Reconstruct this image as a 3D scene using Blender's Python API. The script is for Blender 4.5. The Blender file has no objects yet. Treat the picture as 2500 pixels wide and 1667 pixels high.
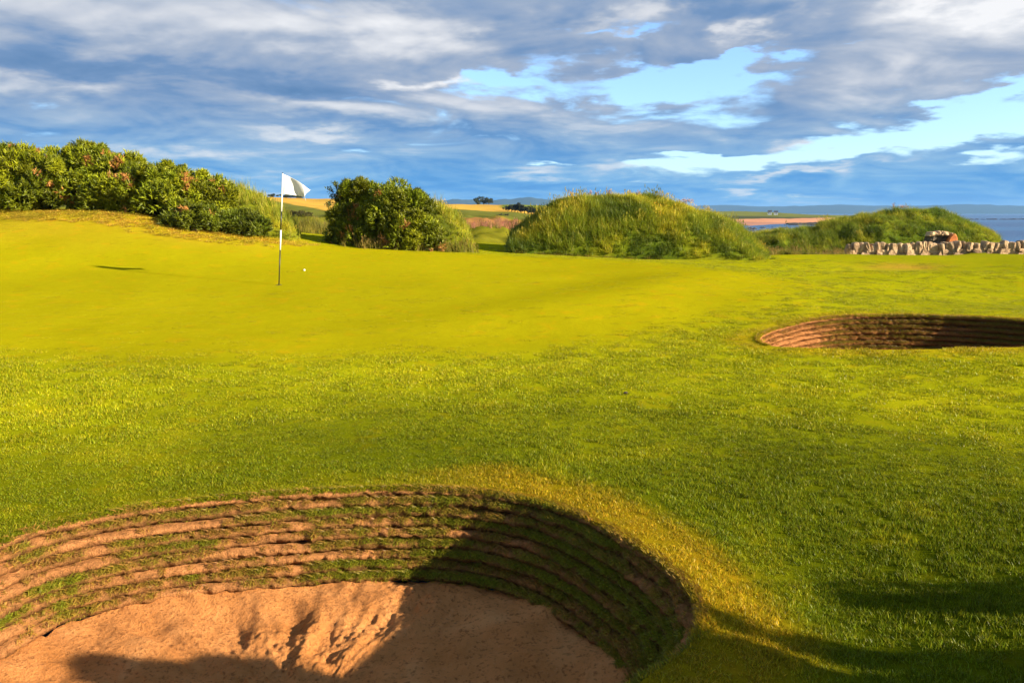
import bpy, bmesh, math, random
import numpy as np
from mathutils import Vector, Matrix, geometry

random.seed(7)
RNG = np.random.RandomState(11)
R = math.radians
scene = bpy.context.scene
COL = scene.collection

# ------------------------------------------------------------------ camera
F = 2500 * 28.0 / 36.0            # focal length in photograph pixels
PITCH = math.atan((833.5 - 520.5) / F)
CAM_Z = 1.85
cam_d = bpy.data.cameras.new('camera')
cam_d.lens = 28.0
cam_d.sensor_width = 36.0
cam_d.clip_start = 0.05
cam_d.clip_end = 60000
cam = bpy.data.objects.new('camera', cam_d)
COL.objects.link(cam)
cam.location = (0, 0, CAM_Z)
cam.rotation_euler = (math.pi / 2 - PITCH, 0, 0)
scene.camera = cam

# ------------------------------------------------------------------ exposure
EXPO = 1.75
scene.view_settings.view_transform = 'Standard'
scene.view_settings.look = 'None'
scene.view_settings.exposure = EXPO
scene.view_settings.gamma = 1.0
scene.view_settings.use_curve_mapping = False
GAIN = 2 ** EXPO
scene.render.engine = 'CYCLES'
scene.cycles.use_denoising = True
scene.cycles.max_bounces = 6
scene.cycles.diffuse_bounces = 3
scene.cycles.glossy_bounces = 2
scene.cycles.transmission_bounces = 3
scene.cycles.transparent_max_bounces = 6
scene.cycles.volume_bounces = 0
scene.cycles.sample_clamp_indirect = 4.0

# ------------------------------------------------------------------ sun
SUN_EL = R(20.0)
SUN_XY = Vector((0.93, -0.37)).normalized()
SUN_DIR = Vector((SUN_XY.x * math.cos(SUN_EL), SUN_XY.y * math.cos(SUN_EL), math.sin(SUN_EL)))
sd = bpy.data.lights.new('sun', 'SUN')
sd.energy = 4.3
sd.angle = R(0.55)
sd.color = (1.0, 0.86, 0.66)
sun = bpy.data.objects.new('sun', sd)
COL.objects.link(sun)
sun.rotation_euler = (-SUN_DIR).to_track_quat('-Z', 'Y').to_euler()


# ------------------------------------------------------------------ pixel rays
def pix_dir(px, py):
    X = (px - 1250.0) / F
    Y = (833.5 - py) / F
    cp, sp = math.cos(PITCH), math.sin(PITCH)
    return X, cp + Y * sp, -sp + Y * cp


def at(px, py, d):
    """point that stands d metres ahead, on the line of sight of a pixel"""
    x, y, z = pix_dir(px, py)
    return Vector((x / y * d, d, CAM_Z + z / y * d))


def srgb(r, g, b):
    def f(c):
        c /= 255.0
        return c / 12.92 if c <= 0.04045 else ((c + 0.055) / 1.055) ** 2.4
    return (f(r), f(g), f(b))


# ------------------------------------------------------------------ node helpers
class NT:
    def __init__(self, tree):
        self.t = tree
        self.n = tree.nodes
        self.l = tree.links

    def new(self, kind, **kw):
        nd = self.n.new(kind)
        for k, v in kw.items():
            setattr(nd, k, v)
        return nd

    def put(self, sock, v):
        if isinstance(v, bpy.types.NodeSocket):
            self.l.new(v, sock)
        elif v is not None:
            if isinstance(v, (tuple, list)) and len(v) == 3 and sock.type == 'RGBA':
                v = (*v, 1.0)
            sock.default_value = v

    def math(self, op, a, b=None, c=None, clamp=False):
        nd = self.new('ShaderNodeMath', operation=op, use_clamp=clamp)
        self.put(nd.inputs[0], a)
        if b is not None:
            self.put(nd.inputs[1], b)
        if c is not None:
            self.put(nd.inputs[2], c)
        return nd.outputs[0]

    def vec(self, op, a, b=None, s=None):
        nd = self.new('ShaderNodeVectorMath', operation=op)
        self.put(nd.inputs[0], a)
        if b is not None:
            self.put(nd.inputs[1], b)
        if s is not None:
            self.put(nd.inputs['Scale'], s)
        return nd.outputs[0]

    def noise(self, v, scale, detail=4, rough=0.55, dist=0.0, out=0):
        nd = self.new('ShaderNodeTexNoise')
        if v is not None:
            self.put(nd.inputs['Vector'], v)
        nd.inputs['Scale'].default_value = scale
        nd.inputs['Detail'].default_value = detail
        nd.inputs['Roughness'].default_value = rough
        nd.inputs['Distortion'].default_value = dist
        return nd.outputs[out]

    def noise2(self, v, scale, detail=4, rough=0.55, dist=0.0, out=0):
        o = self.noise(v, scale, detail, rough, dist, out)
        o.node.noise_dimensions = '2D'
        return o

    def mix(self, f, a, b, mode='MIX'):
        nd = self.new('ShaderNodeMix', data_type='RGBA', blend_type=mode)
        self.put(nd.inputs[0], f)
        self.put(nd.inputs[6], a)
        self.put(nd.inputs[7], b)
        return nd.outputs[2]

    def smooth(self, v, lo, hi, a=0.0, b=1.0):
        nd = self.new('ShaderNodeMapRange', interpolation_type='SMOOTHSTEP')
        self.put(nd.inputs[0], v)
        nd.inputs[1].default_value = lo
        nd.inputs[2].default_value = hi
        nd.inputs[3].default_value = a
        nd.inputs[4].default_value = b
        return nd.outputs[0]

    def ramp(self, v, stops):
        nd = self.new('ShaderNodeValToRGB')
        self.put(nd.inputs[0], v)
        e = nd.color_ramp.elements
        while len(e) < len(stops):
            e.new(0.5)
        for i, (p, c) in enumerate(stops):
            e[i].position = p
            e[i].color = (*c, 1.0)
        return nd.outputs[0]


# ------------------------------------------------------------------ world: sky and cloud deck
world = bpy.data.worlds.new('World')
scene.world = world
world.use_nodes = True
world.cycles.sampling_method = 'NONE'
wt = NT(world.node_tree)
for nd in list(wt.n):
    wt.n.remove(nd)
wout = wt.new('ShaderNodeOutputWorld')
sky = wt.new('ShaderNodeTexSky', sky_type='NISHITA')
sky.sun_disc = False
sky.sun_elevation = SUN_EL
sky.sun_rotation = math.atan2(SUN_XY.x, SUN_XY.y)
sky.altitude = 10
sky.air_density = 1.0
sky.dust_density = 0.6
sky.ozone_density = 1.6
bg_sky = wt.new('ShaderNodeBackground')
bg_sky.inputs['Strength'].default_value = 0.074
wt.l.new(wt.vec('MULTIPLY', sky.outputs[0], (0.78, 0.95, 1.22)), bg_sky.inputs['Color'])

tc = wt.new('ShaderNodeTexCoord')
sep = wt.new('ShaderNodeSeparateXYZ')
wt.l.new(tc.outputs['Generated'], sep.inputs[0])
sx, sy, sz = sep.outputs
zc = wt.math('MAXIMUM', sz, 0.0)
inv = wt.math('DIVIDE', 1.0, wt.math('ADD', zc, 0.16))
cmb = wt.new('ShaderNodeCombineXYZ')
wt.put(cmb.inputs[0], wt.math('MULTIPLY', sx, inv))
wt.put(cmb.inputs[1], wt.math('MULTIPLY', wt.math('MULTIPLY', sy, inv), 1.05))
P = cmb.outputs[0]
n1 = wt.noise2(P, 1.75, 6, 0.54, 0.35)
Ps = wt.vec('ADD', P, (SUN_XY.x * 0.05, SUN_XY.y * 0.05 - 0.08, 0.0))
n1s = wt.noise2(Ps, 1.75, 4, 0.54, 0.35)
n2 = wt.noise2(wt.vec('ADD', P, (31.7, 12.2, 4.0)), 1.0, 4, 0.50, 0.2)
n3 = wt.noise2(wt.vec('ADD', P, (3.1, 52.2, 9.0)), 3.0, 5, 0.55, 0.0, out=1)
az = wt.math('ARCTAN2', sx, sy)
el = wt.math('ARCSINE', sz)
warp = wt.smooth(el, 0.0, 0.22, 0.3, 1.0)
ae = wt.new('ShaderNodeCombineXYZ')
wt.put(ae.inputs[0], az)
wt.put(ae.inputs[1], el)
wv3 = wt.vec('MULTIPLY', wt.vec('SCALE', wt.vec('SUBTRACT', n3, (0.5, 0.5, 0.5)), s=warp), (0.30, 0.075, 0.0))
AE = wt.vec('ADD', ae.outputs[0], wv3)
_sk = {}


def skew(k):
    """direction coordinates sheared so that a cloud can slope"""
    if k not in _sk:
        if k == 0:
            _sk[k] = AE
        else:
            d = wt.new('ShaderNodeVectorMath', operation='DOT_PRODUCT')
            wt.put(d.inputs[0], AE)
            d.inputs[1].default_value = (-k, 1.0, 0.0)
            c_ = wt.new('ShaderNodeCombineXYZ')
            q_ = wt.new('ShaderNodeSeparateXYZ')
            wt.put(q_.inputs[0], AE)
            wt.put(c_.inputs[0], q_.outputs[0])
            wt.put(c_.inputs[1], d.outputs['Value'])
            _sk[k] = c_.outputs[0]
    return _sk[k]


def total(items):
    acc = 0.0
    for (px, py, hw, hh, amp, *sl) in items:
        k = sl[0] if sl else 0
        x, y, z = pix_dir(px, py)
        a0 = math.atan2(x, y)
        e0 = math.atan2(z, math.hypot(x, y)) - k * a0
        ma = wt.new('ShaderNodeVectorMath', operation='MULTIPLY_ADD')
        wt.put(ma.inputs[0], skew(k))
        ma.inputs[1].default_value = (F / hw, F / hh, 0)
        ma.inputs[2].default_value = (-a0 * F / hw, -e0 * F / hh, 0)
        d = wt.new('ShaderNodeVectorMath', operation='DOT_PRODUCT')
        wt.put(d.inputs[0], ma.outputs[0])
        wt.put(d.inputs[1], ma.outputs[0])
        acc = wt.math('MULTIPLY_ADD', wt.math('POWER', 0.3679, d.outputs['Value']), amp, acc)
    return acc


clear = total([
    (1470, 212, 290, 60, 0.56), (1690, 178, 140, 34, 0.34, 0.12), (1790, 138, 110, 16, 0.30),
    (2190, 342, 390, 28, 0.50, 0.12), (2450, 232, 150, 46, 0.46, 0.3), (1737, 393, 155, 15, 0.62),
    (2440, 385, 120, 14, 0.32, 0.12), (1195, 190, 110, 14, 0.20), (1500, 82, 120, 9, 0.22),
    (2120, 118, 80, 8, 0.22), (1330, 405, 90, 6, 0.25),
    (-900, 300, 300, 40, 0.35), (3500, 250, 400, 50, 0.40), (1900, -500, 400, 90, 0.3)])
cover_in = wt.math('SUBTRACT', wt.math('ADD', n1, 0.17), clear)
cover = wt.smooth(cover_in, 0.30, 0.52)

lights = total([
    (930, 75, 330, 60, 0.34, -0.1), (150, 20, 300, 70, 0.26), (70, 212, 150, 24, 0.24),
    (800, 255, 220, 22, 0.24), (760, 332, 150, 16, 0.28), (470, 380, 150, 13, 0.22),
    (1117, 207, 110, 15, 0.42), (1490, 37, 100, 28, 0.28), (1877, 64, 55, 28, 0.28),
    (2500, 5, 140, 60, 0.60), (2100, 190, 260, 55, 0.22), (1490, 314, 150, 22, 0.18),
    (1310, 425, 100, 13, 0.34), (1550, 404, 90, 11, 0.30), (1803, 468, 28, 9, 0.28), (1940, 423, 150, 7, 0.34, 0.12),
    (1990, 358, 70, 14, 0.30), (1200, 265, 260, 30, 0.16), (640, 425, 160, 9, 0.14), (2200, 75, 200, 45, 0.16)])
darks = total([
    (60, 150, 330, 30, 0.14), (560, 195, 420, 30, 0.12, -0.1), (1400, 135, 220, 30, 0.10), (1700, 15, 200, 24, 0.14),
    (1250, 60, 110, 50, 0.12), (900, 300, 260, 14, 0.10)])
rel = wt.math('MULTIPLY', wt.math('SUBTRACT', n1, n1s), 0.8)
lum = wt.math('ADD', wt.math('ADD', rel, wt.math('MULTIPLY', wt.math('SUBTRACT', n2, 0.5), 0.55)), 0.40)
lum = wt.math('SUBTRACT', wt.math('ADD', lum, wt.math('MULTIPLY', lights, 1.35)), wt.math('MULTIPLY', darks, 1.4))
g = 1.0 / GAIN
sc = lambda r_, g_, b_: tuple(c * g for c in srgb(r_, g_, b_))
hi_col = wt.ramp(lum, [(0.0, sc(86, 128, 176)), (0.28, sc(118, 150, 192)), (0.52, sc(168, 182, 204)),
                       (0.74, sc(216, 220, 228)), (1.0, sc(250, 250, 252))])
lo_col = wt.ramp(lum, [(0.0, sc(54, 134, 208)), (0.28, sc(80, 158, 224)), (0.52, sc(130, 188, 232)),
                       (0.74, sc(196, 216, 234)), (1.0, sc(240, 246, 250))])
cl_col = wt.mix(wt.smooth(el, 0.015, 0.15), lo_col, hi_col)
bg_cl = wt.new('ShaderNodeBackground')
wt.l.new(cl_col, bg_cl.inputs['Color'])
mixs = wt.new('ShaderNodeMixShader')
wt.l.new(cover, mixs.inputs[0])
wt.l.new(bg_sky.outputs[0], mixs.inputs[1])
wt.l.new(bg_cl.outputs[0], mixs.inputs[2])
wt.l.new(mixs.outputs[0], wout.inputs['Surface'])


# ------------------------------------------------------------------ numpy noise
_T = RNG.rand(256, 256)


def vnoise(x, y, seed=0):
    x = np.asarray(x, float) + seed * 17.31
    y = np.asarray(y, float) + seed * 9.77
    xi = np.floor(x).astype(int)
    yi = np.floor(y).astype(int)
    fx = x - xi
    fy = y - yi
    fx = fx * fx * (3 - 2 * fx)
    fy = fy * fy * (3 - 2 * fy)
    a = _T[xi & 255, yi & 255]
    b = _T[(xi + 1) & 255, yi & 255]
    c = _T[xi & 255, (yi + 1) & 255]
    d = _T[(xi + 1) & 255, (yi + 1) & 255]
    return (a * (1 - fx) + b * fx) * (1 - fy) + (c * (1 - fx) + d * fx) * fy - 0.5


def fbm(x, y, oct=4, seed=0, gain=0.5):
    s = 0
    a = 1.0
    for i in range(oct):
        s = s + a * vnoise(np.asarray(x) * 2 ** i, np.asarray(y) * 2 ** i, seed + i * 3)
        a *= gain
    return s


def sstep(a, b, x):
    t = np.clip((np.asarray(x, float) - a) / (b - a), 0, 1)
    return t * t * (3 - 2 * t)


def lerp(a, b, t):
    t = np.asarray(t)[..., None]
    return np.asarray(a) * (1 - t) + np.asarray(b) * t


# ------------------------------------------------------------------ mesh helpers
def mesh_np(name, verts, faces, col=None, smooth=True):
    """faces: (n,3) or (n,4) int array"""
    me = bpy.data.meshes.new(name)
    verts = np.ascontiguousarray(verts, dtype=np.float32)
    faces = np.ascontiguousarray(faces, dtype=np.int32)
    n, k = faces.shape
    me.vertices.add(len(verts))
    me.vertices.foreach_set('co', verts.ravel())
    me.loops.add(n * k)
    me.loops.foreach_set('vertex_index', faces.ravel())
    me.polygons.add(n)
    me.polygons.foreach_set('loop_start', np.arange(0, n * k, k, dtype=np.int32))
    me.polygons.foreach_set('use_smooth', np.full(n, smooth, dtype=bool))
    me.update(calc_edges=True)
    if col is not None:
        at_ = me.attributes.new('Col', 'FLOAT_COLOR', 'POINT')
        c = np.ones((len(verts), 4), dtype=np.float32)
        c[:, :3] = col
        at_.data.foreach_set('color', c.ravel())
    return me


def link(name, me, mat=None, parent=None):
    o = bpy.data.objects.new(name, me)
    COL.objects.link(o)
    if mat is not None and me is not None:
        if not me.materials:
            me.materials.append(mat)
    if parent is not None:
        o.parent = parent
    return o


def empty(name, loc=(0, 0, 0), rz=0.0):
    o = bpy.data.objects.new(name, None)
    COL.objects.link(o)
    o.location = loc
    o.rotation_euler = (0, 0, rz)
    o.empty_display_size = 0.2
    return o


def tag(o, label=None, cat=None, group=None, kind=None):
    if label:
        o['label'] = label
    if cat:
        o['category'] = cat
    if group:
        o['group'] = group
    if kind:
        o['kind'] = kind
    return o


def tube(pts, radii, seg=6):
    """tapered tube through points -> verts, quads (numpy)"""
    pts = [Vector(p) for p in pts]
    V = []
    Q = []
    for i, p in enumerate(pts):
        t = (pts[min(i + 1, len(pts) - 1)] - pts[max(i - 1, 0)]).normalized()
        a = t.orthogonal().normalized() if i == 0 else (a - t * a.dot(t)).normalized()
        b = t.cross(a)
        for k in range(seg):
            an = 2 * math.pi * k / seg
            V.append(p + (a * math.cos(an) + b * math.sin(an)) * radii[i])
    for i in range(len(pts) - 1):
        for k in range(seg):
            k2 = (k + 1) % seg
            Q.append((i * seg + k, i * seg + k2, (i + 1) * seg + k2, (i + 1) * seg + k))
    return np.array([tuple(v) for v in V]), np.array(Q)


def join_np(parts):
    V, Fc, off = [], [], 0
    for v, f in parts:
        V.append(v)
        Fc.append(np.asarray(f) + off)
        off += len(v)
    return np.concatenate(V), np.concatenate(Fc)


# ------------------------------------------------------------------ materials
def material(name):
    m = bpy.data.materials.new(name)
    m.use_nodes = True
    t = NT(m.node_tree)
    bs = t.n['Principled BSDF']
    bs.inputs['Specular IOR Level'].default_value = 0.2
    bs.inputs['Roughness'].default_value = 0.9
    return m, t, bs


def bump(t, bs, h, strength, dist):
    b = t.new('ShaderNodeBump')
    b.inputs['Strength'].default_value = strength
    b.inputs['Distance'].default_value = dist
    t.put(b.inputs['Height'], h)
    t.l.new(b.outputs[0], bs.inputs['Normal'])


def attr(t, name, kind='GEOMETRY'):
    a = t.new('ShaderNodeAttribute', attribute_name=name, attribute_type=kind)
    return a.outputs['Color']


def pos(t):
    return t.new('ShaderNodeNewGeometry').outputs['Position']


def mat_ground():
    m, t, bs = material('mown_turf')
    c = attr(t, 'Col')
    p = pos(t)
    fine = t.noise(p, 42.0, 5, 0.7)
    mid = t.noise(p, 5.0, 4, 0.6)
    big = t.noise(t.vec('MULTIPLY', p, (1.0, 0.5, 1.0)), 0.9, 3, 0.55)
    k = t.math('ADD', t.math('MULTIPLY', fine, 0.75), t.math('ADD', t.math('MULTIPLY', mid, 0.26), t.math('MULTIPLY', big, 0.18)))
    k = t.math('ADD', k, 0.41)
    cc = t.vec('SCALE', c, s=k)
    # blades of slightly different hue
    cc = t.mix(t.smooth(t.noise(p, 3.1, 3, 0.6), 0.52, 0.74), cc, t.vec('MULTIPLY', cc, (1.22, 0.98, 1.2)))
    t.l.new(cc, bs.inputs['Base Color'])
    bs.inputs['Specular IOR Level'].default_value = 0.0
    bs.inputs['Roughness'].default_value = 1.0
    bump(t, bs, t.math('ADD', t.math('MULTIPLY', t.noise(p, 90, 3, 0.7), 0.6), t.math('MULTIPLY', mid, 0.8)), 0.5, 0.03)
    return m


def mat_leaf(name, inst=True, transl=0.35, spec=0.35, rough=0.42):
    m, t, bs = material(name)
    c = attr(t, 'Col')
    if inst:
        c = t.vec('MULTIPLY', c, attr(t, 'tint', 'INSTANCER'))
    t.l.new(c, bs.inputs['Base Color'])
    bs.inputs['Specular IOR Level'].default_value = spec
    bs.inputs['Roughness'].default_value = rough
    tr = t.new('ShaderNodeBsdfTranslucent')
    t.l.new(c, tr.inputs['Color'])
    mx = t.new('ShaderNodeMixShader')
    mx.inputs[0].default_value = transl
    t.l.new(bs.outputs[0], mx.inputs[1])
    t.l.new(tr.outputs[0], mx.inputs[2])
    t.l.new(mx.outputs[0], t.n['Material Output'].inputs['Surface'])
    return m


def mat_sand():
    m, t, bs = material('bunker_sand')
    p = pos(t)
    a = t.noise(p, 3.0, 5, 0.6, 0.4)
    b = t.noise(p, 38.0, 5, 0.72)
    d = t.noise(p, 240.0, 2, 0.6)
    c = t.ramp(a, [(0.30, (0.50, 0.195, 0.052)), (0.55, (0.63, 0.262, 0.080)), (0.75, (0.71, 0.330, 0.115))])
    c = t.mix(t.smooth(b, 0.515, 0.65, 0.0, 0.8), c, (0.25, 0.095, 0.030))
    c = t.mix(t.smooth(d, 0.62, 0.75), c, (0.62, 0.38, 0.22))
    t.l.new(c, bs.inputs['Base Color'])
    bs.inputs['Specular IOR Level'].default_value = 0.05
    hh = t.math('ADD', t.math('MULTIPLY', b, 1.0), t.math('MULTIPLY', d, 0.25))
    bump(t, bs, hh, 1.0, 0.035)
    return m


def mat_sod():
    m, t, bs = material('turf_wall')
    c = attr(t, 'Col')
    p = pos(t)
    b = t.noise(p, 45.0, 5, 0.75)
    d = t.noise(t.vec('MULTIPLY', p, (1, 1, 0.35)), 150.0, 3, 0.65)
    k = t.math('ADD', t.math('MULTIPLY', b, 1.1), t.math('ADD', t.math('MULTIPLY', d, 0.5), 0.2))
    cc = t.vec('SCALE', c, s=k)
    e = t.noise(p, 22.0, 5, 0.7, 0.6)
    cc = t.mix(t.smooth(e, 0.52, 0.68, 0.0, 0.65), cc, (0.12, 0.06, 0.020))
    cc = t.mix(t.smooth(t.noise(p, 70.0, 3, 0.7), 0.58, 0.70, 0.0, 0.7), cc, (0.16, 0.13, 0.02))
    t.l.new(cc, bs.inputs['Base Color'])
    bs.inputs['Specular IOR Level'].default_value = 0.05
    bump(t, bs, t.math('ADD', t.math('ADD', b, e), t.math('MULTIPLY', d, 0.5)), 1.0, 0.05)
    return m


def mat_stone(name, base, dark, light):
    m, t, bs = material(name)
    oi = t.new('ShaderNodeObjectInfo')
    co = t.new('ShaderNodeTexCoord').outputs['Object']
    co = t.vec('ADD', co, t.vec('SCALE', oi.outputs['Location'], s=1.7))
    a = t.noise(co, 6.0, 5, 0.65, 0.5)
    b = t.noise(co, 40.0, 4, 0.7)
    c = t.ramp(a, [(0.30, dark), (0.52, base), (0.72, light)])
    c = t.vec('SCALE', c, s=t.math('ADD', t.math('MULTIPLY', oi.outputs['Random'], 0.5), t.math('ADD', t.math('MULTIPLY', b, 0.5), 0.5)))
    t.l.new(c, bs.inputs['Base Color'])
    bump(t, bs, t.math('ADD', a, t.math('MULTIPLY', b, 0.4)), 0.8, 0.04)
    return m


def mat_plain(name, col, rough=0.6, spec=0.3, var=0.15, scale=8.0):
    m, t, bs = material(name)
    co = t.new('ShaderNodeTexCoord').outputs['Object']
    n = t.noise(co, scale, 4, 0.6)
    k = t.math('ADD', t.math('MULTIPLY', n, 2 * var), 1.0 - var)
    t.l.new(t.vec('SCALE', t.mix(0.0, col, col), s=k), bs.inputs['Base Color'])
    bs.inputs['Roughness'].default_value = rough
    bs.inputs['Specular IOR Level'].default_value = spec
    return m


def mat_attr(name, rough=0.95, scale=0.0):
    m, t, bs = material(name)
    c = attr(t, 'Col')
    if scale:
        k = t.math('ADD', t.noise(pos(t), scale, 4, 0.65), 0.5)
        c = t.vec('SCALE', c, s=k)
    t.l.new(c, bs.inputs['Base Color'])
    bs.inputs['Roughness'].default_value = rough
    bs.inputs['Specular IOR Level'].default_value = 0.05
    return m


def mat_sea():
    m, t, bs = material('sea_water')
    p = t.vec('MULTIPLY', pos(t), (0.35, 1.0, 1.0))
    n = t.noise(p, 0.09, 6, 0.65)
    n2_ = t.noise(t.vec('MULTIPLY', pos(t), (0.2, 1.0, 1.0)), 0.006, 3, 0.5)
    c = t.mix(t.smooth(n2_, 0.42, 0.62), (0.008, 0.05, 0.16), (0.02, 0.10, 0.24))
    t.l.new(c, bs.inputs['Base Color'])
    bs.inputs['Roughness'].default_value = 0.32
    bs.inputs['Specular IOR Level'].default_value = 0.35
    bump(t, bs, n, 1.0, 3.0)
    return m


M = dict(
    ground=mat_ground(), turf=mat_leaf('turf_blades', True, 0.34, 0.14, 0.42),
    rough=mat_leaf('long_grass_blades', True, 0.42, 0.2, 0.5),
    gorse=mat_leaf('gorse_foliage', False, 0.18, 0.25, 0.5),
    sand=mat_sand(), sod=mat_sod(), sea=mat_sea(),
    stone=mat_stone('wall_stone', (0.46, 0.31, 0.17), (0.20, 0.12, 0.07), (0.62, 0.48, 0.29)),
    red=mat_stone('red_sandstone', (0.50, 0.17, 0.05), (0.36, 0.11, 0.035), (0.60, 0.26, 0.09)),
    dark_stone=mat_stone('shaded_stone', (0.10, 0.08, 0.055), (0.05, 0.04, 0.03), (0.20, 0.15, 0.10)),  # shade of the ruin's hollow put into the stone colour; clod borrows it
    wood=mat_plain('gorse_wood', (0.10, 0.065, 0.04), 0.9, 0.1, 0.3, 20),
    white=mat_plain('white_paint', (0.82, 0.82, 0.80), 0.45, 0.4, 0.04),
    black=mat_plain('black_paint', (0.012, 0.012, 0.013), 0.4, 0.5, 0.2),
    dry=mat_plain('dry_stalk', (0.25, 0.14, 0.07), 0.9, 0.1, 0.3, 30),
    rock=mat_stone('shore_rock', (0.055, 0.05, 0.045), (0.025, 0.022, 0.02), (0.12, 0.10, 0.08)),
    slate=mat_plain('slate_roof', (0.06, 0.06, 0.065), 0.8, 0.2),
    mound=mat_attr('mound_turf', 1.0, 6.0),
    hill=mat_plain('hill_moor', (0.035, 0.05, 0.03), 1.0, 0.0, 0.4, 0.002),
    tree=mat_leaf('tree_foliage', False, 0.15, 0.15, 0.6),
)
mt, tt, bs_ = material('flag_cloth')
bs_.inputs['Base Color'].default_value = (0.82, 0.82, 0.82, 1)
bs_.inputs['Roughness'].default_value = 0.7
wv = tt.noise(tt.new('ShaderNodeTexCoord').outputs['Object'], 400.0, 2, 0.5)
bump(tt, bs_, wv, 0.15, 0.002)
tr_ = tt.new('ShaderNodeBsdfTranslucent')
tr_.inputs['Color'].default_value = (0.8, 0.78, 0.74, 1)
mx_ = tt.new('ShaderNodeMixShader')
mx_.inputs[0].default_value = 0.45
tt.l.new(bs_.outputs[0], mx_.inputs[1])
tt.l.new(tr_.outputs[0], mx_.inputs[2])
tt.l.new(mx_.outputs[0], tt.n['Material Output'].inputs['Surface'])
M['flag'] = mt


# ------------------------------------------------------------------ bunker outlines (plan view)
def closed_curve(pts, n):
    """smooth closed curve through pts, resampled to n even steps"""
    p = np.array(pts, float)
    k = len(p)
    out = []
    for i in range(k):
        p0, p1, p2, p3 = p[(i - 1) % k], p[i], p[(i + 1) % k], p[(i + 2) % k]
        for t in np.linspace(0, 1, 24, endpoint=False):
            out.append(0.5 * ((2 * p1) + (-p0 + p2) * t + (2 * p0 - 5 * p1 + 4 * p2 - p3) * t * t + (-p0 + 3 * p1 - 3 * p2 + p3) * t ** 3))
    out = np.array(out)
    s = np.r_[0, np.cumsum(np.linalg.norm(np.roll(out, -1, 0) - out, axis=1))]
    q = np.linspace(0, s[-1], n, endpoint=False)
    cl = np.vstack([out, out[:1]])
    return np.c_[np.interp(q, s, cl[:, 0]), np.interp(q, s, cl[:, 1])], s[-1]


def on_z(px, py, z):
    x, y, zz = pix_dir(px, py)
    d = (z - CAM_Z) / (zz / y)
    return (x / y * d, d)


rim1_src = [(0, 1322, -.02), (213, 1262, -.02), (425, 1228, -.01), (640, 1207, 0), (850, 1194, 0), (1060, 1191, 0), (1250, 1209, 0),
            (1380, 1243, 0), (1500, 1297, 0), (1600, 1358, 0.0), (1680, 1430, 0.01), (1712, 1492, 0.02), (1692, 1560, 0.03),
            (1640, 1612, 0.04), (1560, 1667, 0.05)]
rim1 = [on_z(*a) for a in rim1_src]
rim1 += [(0.22, 2.45), (-0.25, 2.05), (-1.0, 1.75), (-1.9, 1.9), (-2.7, 2.5), (-3.1, 3.4)]
rim2_src = [(1850, 828, 10.1), (1872, 810, 10.5), (1905, 799, 10.8), (1970, 786, 11.15), (2060, 778, 11.4), (2200, 775, 11.3), (2350, 776, 11.05), (2500, 780, 10.6)]
rim2_3d = [at(*a) for a in rim2_src]
rim2n_src = [(2500, 849, 8.95), (2350, 852, 8.9), (2200, 853, 9.0), (2050, 852, 9.15), (1940, 850, 9.35), (1885, 848, 9.55), (1858, 841, 9.85)]
rim2n_3d = [at(*a) for a in rim2n_src]
rim2 = [(v.x, v.y) for v in rim2_3d] + [(7.45, 9.9), (7.45, 9.25), (7.0, 8.95)] + [(v.x, v.y) for v in rim2n_3d]
N1, N2 = 1000, 420
C1, L1 = closed_curve(rim1, N1)
C2, L2 = closed_curve(rim2, N2)


def inside(poly, x, y):
    x = np.asarray(x)
    y = np.asarray(y)
    r = np.zeros(x.shape, bool)
    j = len(poly) - 1
    for i in range(len(poly)):
        xi, yi = poly[i]
        xj, yj = poly[j]
        if yi != yj:
            r ^= ((yi > y) != (yj > y)) & (x < (xj - xi) * (y - yi) / (yj - yi) + xi)
        j = i
    return r


def dist_to(poly, x, y, lim=4.0):
    x = np.asarray(x, float).ravel()
    y = np.asarray(y, float).ravel()
    out = np.full(x.shape, lim)
    c = poly.mean(0)
    rad = np.linalg.norm(poly - c, axis=1).max() + lim
    m = np.hypot(x - c[0], y - c[1]) < rad
    idx = np.nonzero(m)[0]
    pp = poly[::2]
    for ch in np.array_split(idx, max(1, len(idx) // 20000)):
        d = np.hypot(x[ch, None] - pp[None, :, 0], y[ch, None] - pp[None, :, 1]).min(1)
        out[ch] = np.minimum(d, lim)
    return out


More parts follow.
